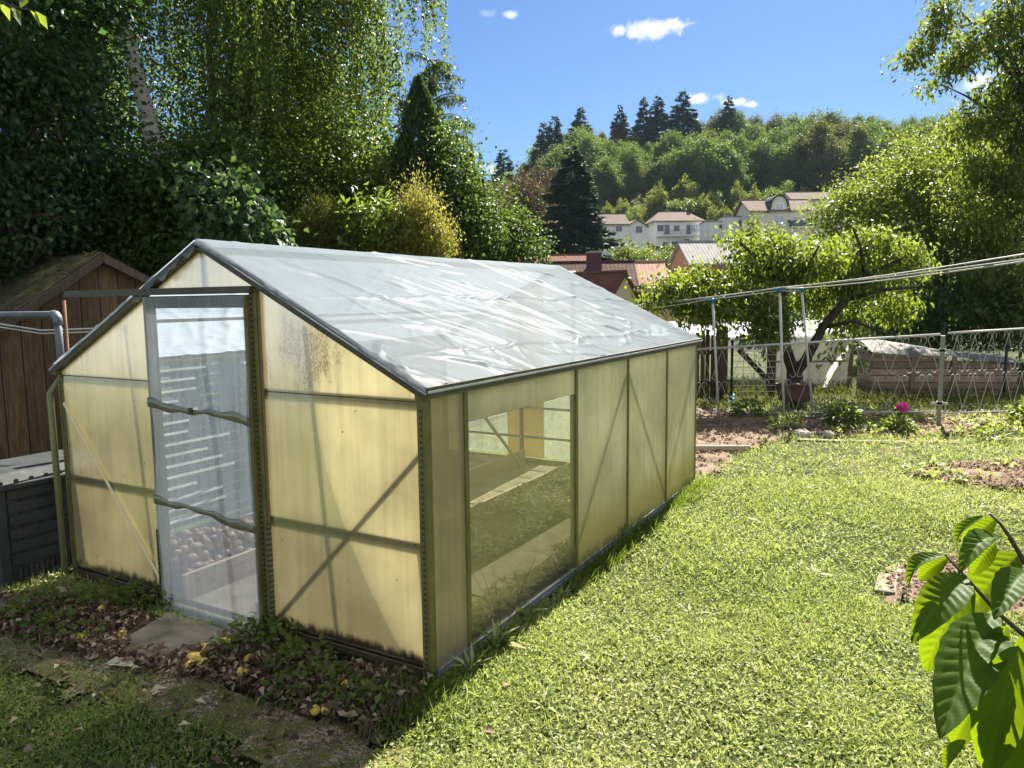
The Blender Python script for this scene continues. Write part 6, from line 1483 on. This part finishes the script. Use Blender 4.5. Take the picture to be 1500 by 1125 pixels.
def bigleaf(base, tip, D0, D1, wpx, face, bow=.15, cup=.1, fold=.12, seed=0, side=0):
    "obovate leaf, pleated between side veins, hanging from base to tip"
    A = at(base[0], base[1], D0); B = at(tip[0], tip[1], D1); ax = B-A; Ln = ax.length; ax.normalize()
    view = (CAM-(A+B)/2).normalized()
    s = ax.cross(view).normalized(); nrm = s.cross(ax).normalized()
    rot = Matrix.Rotation(face, 3, ax); s = rot @ s; nrm = rot @ nrm
    wd = wpx/F_PX*(D0+D1)/2
    nu, nv = 44, 16; V = []; vein = []
    for i in range(nu+1):
        t = i/nu
        w = .5*wd*max(.0, (math.sin(math.pi*min(1, t**.82)))**.72)*(1-.12*t)*(1+.03*math.sin(t*40+seed))
        c = A+ax*(Ln*t)+nrm*(bow*Ln*math.sin(math.pi*t)*1.0)+s*(side*Ln*math.sin(math.pi*t))
        for j in range(nv+1):
            u = (j/nv)*2-1
            ph = (t*11-abs(u)*1.5)
            pl = math.sin(2*math.pi*ph)
            z = fold*abs(u)*w*2+cup*w*u*u+.0016*pl*(1-u**4)*min(1, abs(u)*4)*min(1, t*6)*min(1, wpx/60)
            V.append(c+s*(u*w)+nrm*z)
            e = max(0, 1-abs(u)*9); f_ = max(0, (math.cos(2*math.pi*ph)-.86)/.14)*(.75)
            vein.append(max(e, f_))
    F = [(j2*(nv+1)+j, j2*(nv+1)+j+1, (j2+1)*(nv+1)+j+1, (j2+1)*(nv+1)+j) for j2 in range(nu) for j in range(nv)]
    me = bpy.data.meshes.new('leaf'); me.from_pydata([tuple(v_) for v_ in V], [], F); me.polygons.foreach_set('use_smooth', [True]*len(F))
    a = me.attributes.new('vein', 'FLOAT', 'POINT'); a.data.foreach_set('value', vein); me.materials.append(M['leaf_sapling']); me.update()
    return link('leaf', me, sp_, True)
LF = [((1441, 756), (1405, 814), 1.09, 1.12, 24, 1.05, .22, .1), ((1458, 760), (1410, 803), 1.1, 1.13, 34, .2, .12, .1), ((1470, 789), (1404, 842), 1.1, 1.04, 44, .62, .2, .2), ((1458, 796), (1424, 842), 1.11, 1.13, 34, .3, .1, .1),
      ((1384, 814), (1330, 862), 1.06, 1.07, 34, .95, .25, .15), ((1388, 817), (1346, 850), 1.07, 1.1, 28, .25, .15, .1), ((1416, 846), (1335, 942), 1.04, 1.0, 62, .2, .18, .25), ((1424, 858), (1355, 984), 1.1, 1.14, 62, .25, .1, .1),
      ((1493, 811), (1414, 908), 1.28, 1.31, 66, .3, .1, .1), ((1503, 836), (1456, 908), 1.05, .97, 52, .3, .1, .15), ((1452, 900), (1376, 1082), 1.07, .92, 92, .15, .05, .08), ((1475, 917), (1440, 1006), 1.02, 1.06, 46, .3, .1, .1),
      ((1492, 946), (1446, 1140), .97, .99, 76, .2, .08, .1), ((1428, 1036), (1398, 1094), 1.04, 1.08, 42, .3, .1, .1), ((1506, 930), (1486, 1100), 1.02, 1.05, 56, .2, .08, .1), ((1415, 1085), (1385, 1135), 1.02, 1.06, 26, .8, .1, .1), ((1512, 1010), (1462, 1180), .98, 1.0, 80, .25, .06, .1)]
for i_, (a, b_, d0, d1, w_, f_, bo, cu_) in enumerate(LF): bigleaf(a, b_, d0, d1, w_, f_, bo, cu_, seed=i_)

# leafy twig end dipping into the top left corner
tq = thing('leafy_twig', 'sunlit leaf tip of a near twig dipping into the top left corner', 'twig', tuple(at(-40, -10, 2.2)))
mb = MB().tube([at(-90, -60, 2.25), at(-30, -8, 2.2), at(30, 12, 2.18), at(52, 16, 2.17)], [.004, .003, .002, .001], 5); mb.build('stem', 'twig', tq, True)
pts_ = [(-20, -4), (0, 4), (15, 8), (30, 12), (44, 15), (52, 16), (-35, -10), (22, 10)]
P = np.array([tuple(at(a, b_, 2.18)) for a, b_ in pts_]); g_ = np.random.default_rng(77); D = g_.normal(size=P.shape)*.5+np.array([.5, .25, -.45])
link('leaves', leaves('leaves', P, D, g_.normal(size=P.shape)*.4+[0, 0, 1], .05, .026, 'leaf_cherry'), tq, True)

# ================================================================== light and sky
EL, AZ = 45.0, -5.0       # sun over the far end of the greenhouse, a little to the left
sd = Vector((math.sin(R(AZ))*math.cos(R(EL)), math.cos(R(AZ))*math.cos(R(EL)), math.sin(R(EL))))
sun = bpy.data.lights.new('sun', 'SUN'); sun.energy = 5.0; sun.angle = R(.5); sun.color = (1, .94, .82)
so = bpy.data.objects.new('sun', sun); COL.objects.link(so); so.rotation_euler = (-sd).to_track_quat('-Z', 'Y').to_euler()
w = bpy.data.worlds.new('World'); sc.world = w; w.use_nodes = True; nt = w.node_tree; nt.nodes.clear(); L = nt.links
sky = nt.nodes.new('ShaderNodeTexSky'); sky.sky_type = 'NISHITA'; sky.sun_disc = False; sky.sun_elevation = R(EL); sky.sun_rotation = R(AZ)
sky.air_density = 1.0; sky.dust_density = .35; sky.ozone_density = 3; sky.altitude = 200
hs = N(nt, 'ShaderNodeHueSaturation'); hs.inputs['Saturation'].default_value = 1.12; L.new(sky.outputs[0], hs.inputs['Color'])
bg = N(nt, 'ShaderNodeBackground'); bg.inputs['Strength'].default_value = .055; tn = N(nt, 'ShaderNodeMix', data_type='RGBA', blend_type='MULTIPLY'); tn.inputs[0].default_value = 1; tn.inputs[7].default_value = (.38, .455, .55, 1); L.new(hs.outputs[0], tn.inputs[6]); L.new(tn.outputs[2], bg.inputs['Color'])
# fair-weather clouds: puffs at fixed bearings in the sky
tc = nt.nodes.new('ShaderNodeTexCoord')
nz = noise(nt, tc.outputs['Generated'], 42, 7, .62, .3); nz2 = noise(nt, tc.outputs['Generated'], 11, 4, .5)
tot = None
def cloud(px, py, rx, ry, dens):
    global tot
    d = ray(px, py).normalized(); right = d.cross(Vector((0, 0, 1))).normalized(); upv = right.cross(d)
    def dot(v_):
        n_ = N(nt, 'ShaderNodeVectorMath', operation='DOT_PRODUCT'); L.new(tc.outputs['Generated'], n_.inputs[0]); n_.inputs[1].default_value = v_; return n_.outputs['Value']
    def mth(op, a_, b_):
        n_ = N(nt, 'ShaderNodeMath', operation=op)
        for i_, q_ in enumerate((a_, b_)):
            if isinstance(q_, (int, float)): n_.inputs[i_].default_value = q_
            elif q_ is not None: L.new(q_, n_.inputs[i_])
        return n_.outputs[0]
    a_ = mth('DIVIDE', dot(right), rx/F_PX*.95); b_ = mth('DIVIDE', dot(upv), ry/F_PX*.95)
    r_ = mth('SQRT', mth('ADD', mth('MULTIPLY', a_, a_), mth('MULTIPLY', b_, b_)), None)
    front = mth('GREATER_THAN', dot(d), .5)
    e_ = mth('MULTIPLY', mth('SUBTRACT', 1.0, r_), front)
    e_ = mth('ADD', e_, mth('MULTIPLY', mth('SUBTRACT', nz.outputs['Fac'], .5), 2.6))
    mr = N(nt, 'ShaderNodeMapRange', interpolation_type='SMOOTHSTEP'); mr.inputs['From Min'].default_value = .05; mr.inputs['From Max'].default_value = .85; L.new(e_, mr.inputs[0])
    e_ = mth('MULTIPLY', mth('MULTIPLY', mr.outputs[0], front), dens)
    lim = mth('MULTIPLY', e_, mth('LESS_THAN', r_, 1.9))
    tot = lim if tot is None else mth('MAXIMUM', tot, lim)
for q in ((955, 42, 52, 17, 1), (985, 36, 30, 10, 1), (906, 46, 16, 11, .95), (748, 22, 15, 7, .7), (712, 20, 14, 7, .25), (1028, 144, 30, 11, .95), (1075, 150, 22, 7, .85), (1100, 153, 18, 5, .7), (684, 226, 20, 6, .5), (728, 250, 26, 12, .75), (676, 262, 20, 14, .5), (1428, 122, 24, 14, .7)): cloud(*q)
# unseen bright cloud cover behind the camera, added as neutral fill light
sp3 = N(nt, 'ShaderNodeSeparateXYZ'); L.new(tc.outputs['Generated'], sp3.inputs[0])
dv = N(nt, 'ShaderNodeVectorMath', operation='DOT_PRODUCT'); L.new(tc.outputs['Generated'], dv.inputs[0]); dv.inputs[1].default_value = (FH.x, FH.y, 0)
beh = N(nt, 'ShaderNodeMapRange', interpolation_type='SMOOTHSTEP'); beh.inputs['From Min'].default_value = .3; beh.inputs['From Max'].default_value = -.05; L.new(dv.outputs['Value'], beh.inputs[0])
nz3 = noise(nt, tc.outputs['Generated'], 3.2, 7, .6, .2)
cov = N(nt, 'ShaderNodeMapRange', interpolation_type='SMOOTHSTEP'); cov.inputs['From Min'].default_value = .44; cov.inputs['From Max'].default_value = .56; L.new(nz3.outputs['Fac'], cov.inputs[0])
fill_cloud = N(nt, 'ShaderNodeMath', operation='MULTIPLY'); L.new(beh.outputs[0], fill_cloud.inputs[0]); L.new(cov.outputs[0], fill_cloud.inputs[1])
mxm = N(nt, 'ShaderNodeMath', operation='MAXIMUM'); L.new(tot, mxm.inputs[0]); L.new(fill_cloud.outputs[0], mxm.inputs[1]); tot = mxm.outputs[0]
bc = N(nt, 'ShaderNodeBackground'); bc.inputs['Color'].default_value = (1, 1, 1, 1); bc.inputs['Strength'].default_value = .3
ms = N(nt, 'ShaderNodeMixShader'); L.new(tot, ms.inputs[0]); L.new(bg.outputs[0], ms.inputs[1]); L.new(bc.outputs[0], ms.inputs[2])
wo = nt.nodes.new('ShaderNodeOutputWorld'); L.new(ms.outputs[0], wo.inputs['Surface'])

hz = MB().box((-700, -60, -60), (700, 700, 130)).mesh('haze', 'moss'); ho_ = link('haze', hz); tag(ho_, 'thin summer haze over the valley', kind='stuff')
m, nt, ns, L = newmat('haze'); pv = N(nt, 'ShaderNodeVolumePrincipled'); pv.inputs['Color'].default_value = (.6, .78, 1, 1); pv.inputs['Density'].default_value = .0001; pv.inputs['Anisotropy'].default_value = .0
oo = nt.nodes.new('ShaderNodeOutputMaterial'); L.new(pv.outputs[0], oo.inputs['Volume']); hz.materials.clear(); hz.materials.append(m)
vs = sc.view_settings; sc.display_settings.display_device = 'sRGB'
vs.view_transform = 'Standard'; vs.look = 'None'; vs.exposure = 2.05; vs.gamma = 1; vs.use_curve_mapping = False
sc.render.engine = 'CYCLES'
cy = sc.cycles
cy.max_bounces = 12; cy.diffuse_bounces = 5; cy.glossy_bounces = 4; cy.transmission_bounces = 8; cy.transparent_max_bounces = 24
cy.sample_clamp_indirect = 8; cy.caustics_reflective = False; cy.caustics_refractive = False
sc.render.resolution_x = 1024; sc.render.resolution_y = 768
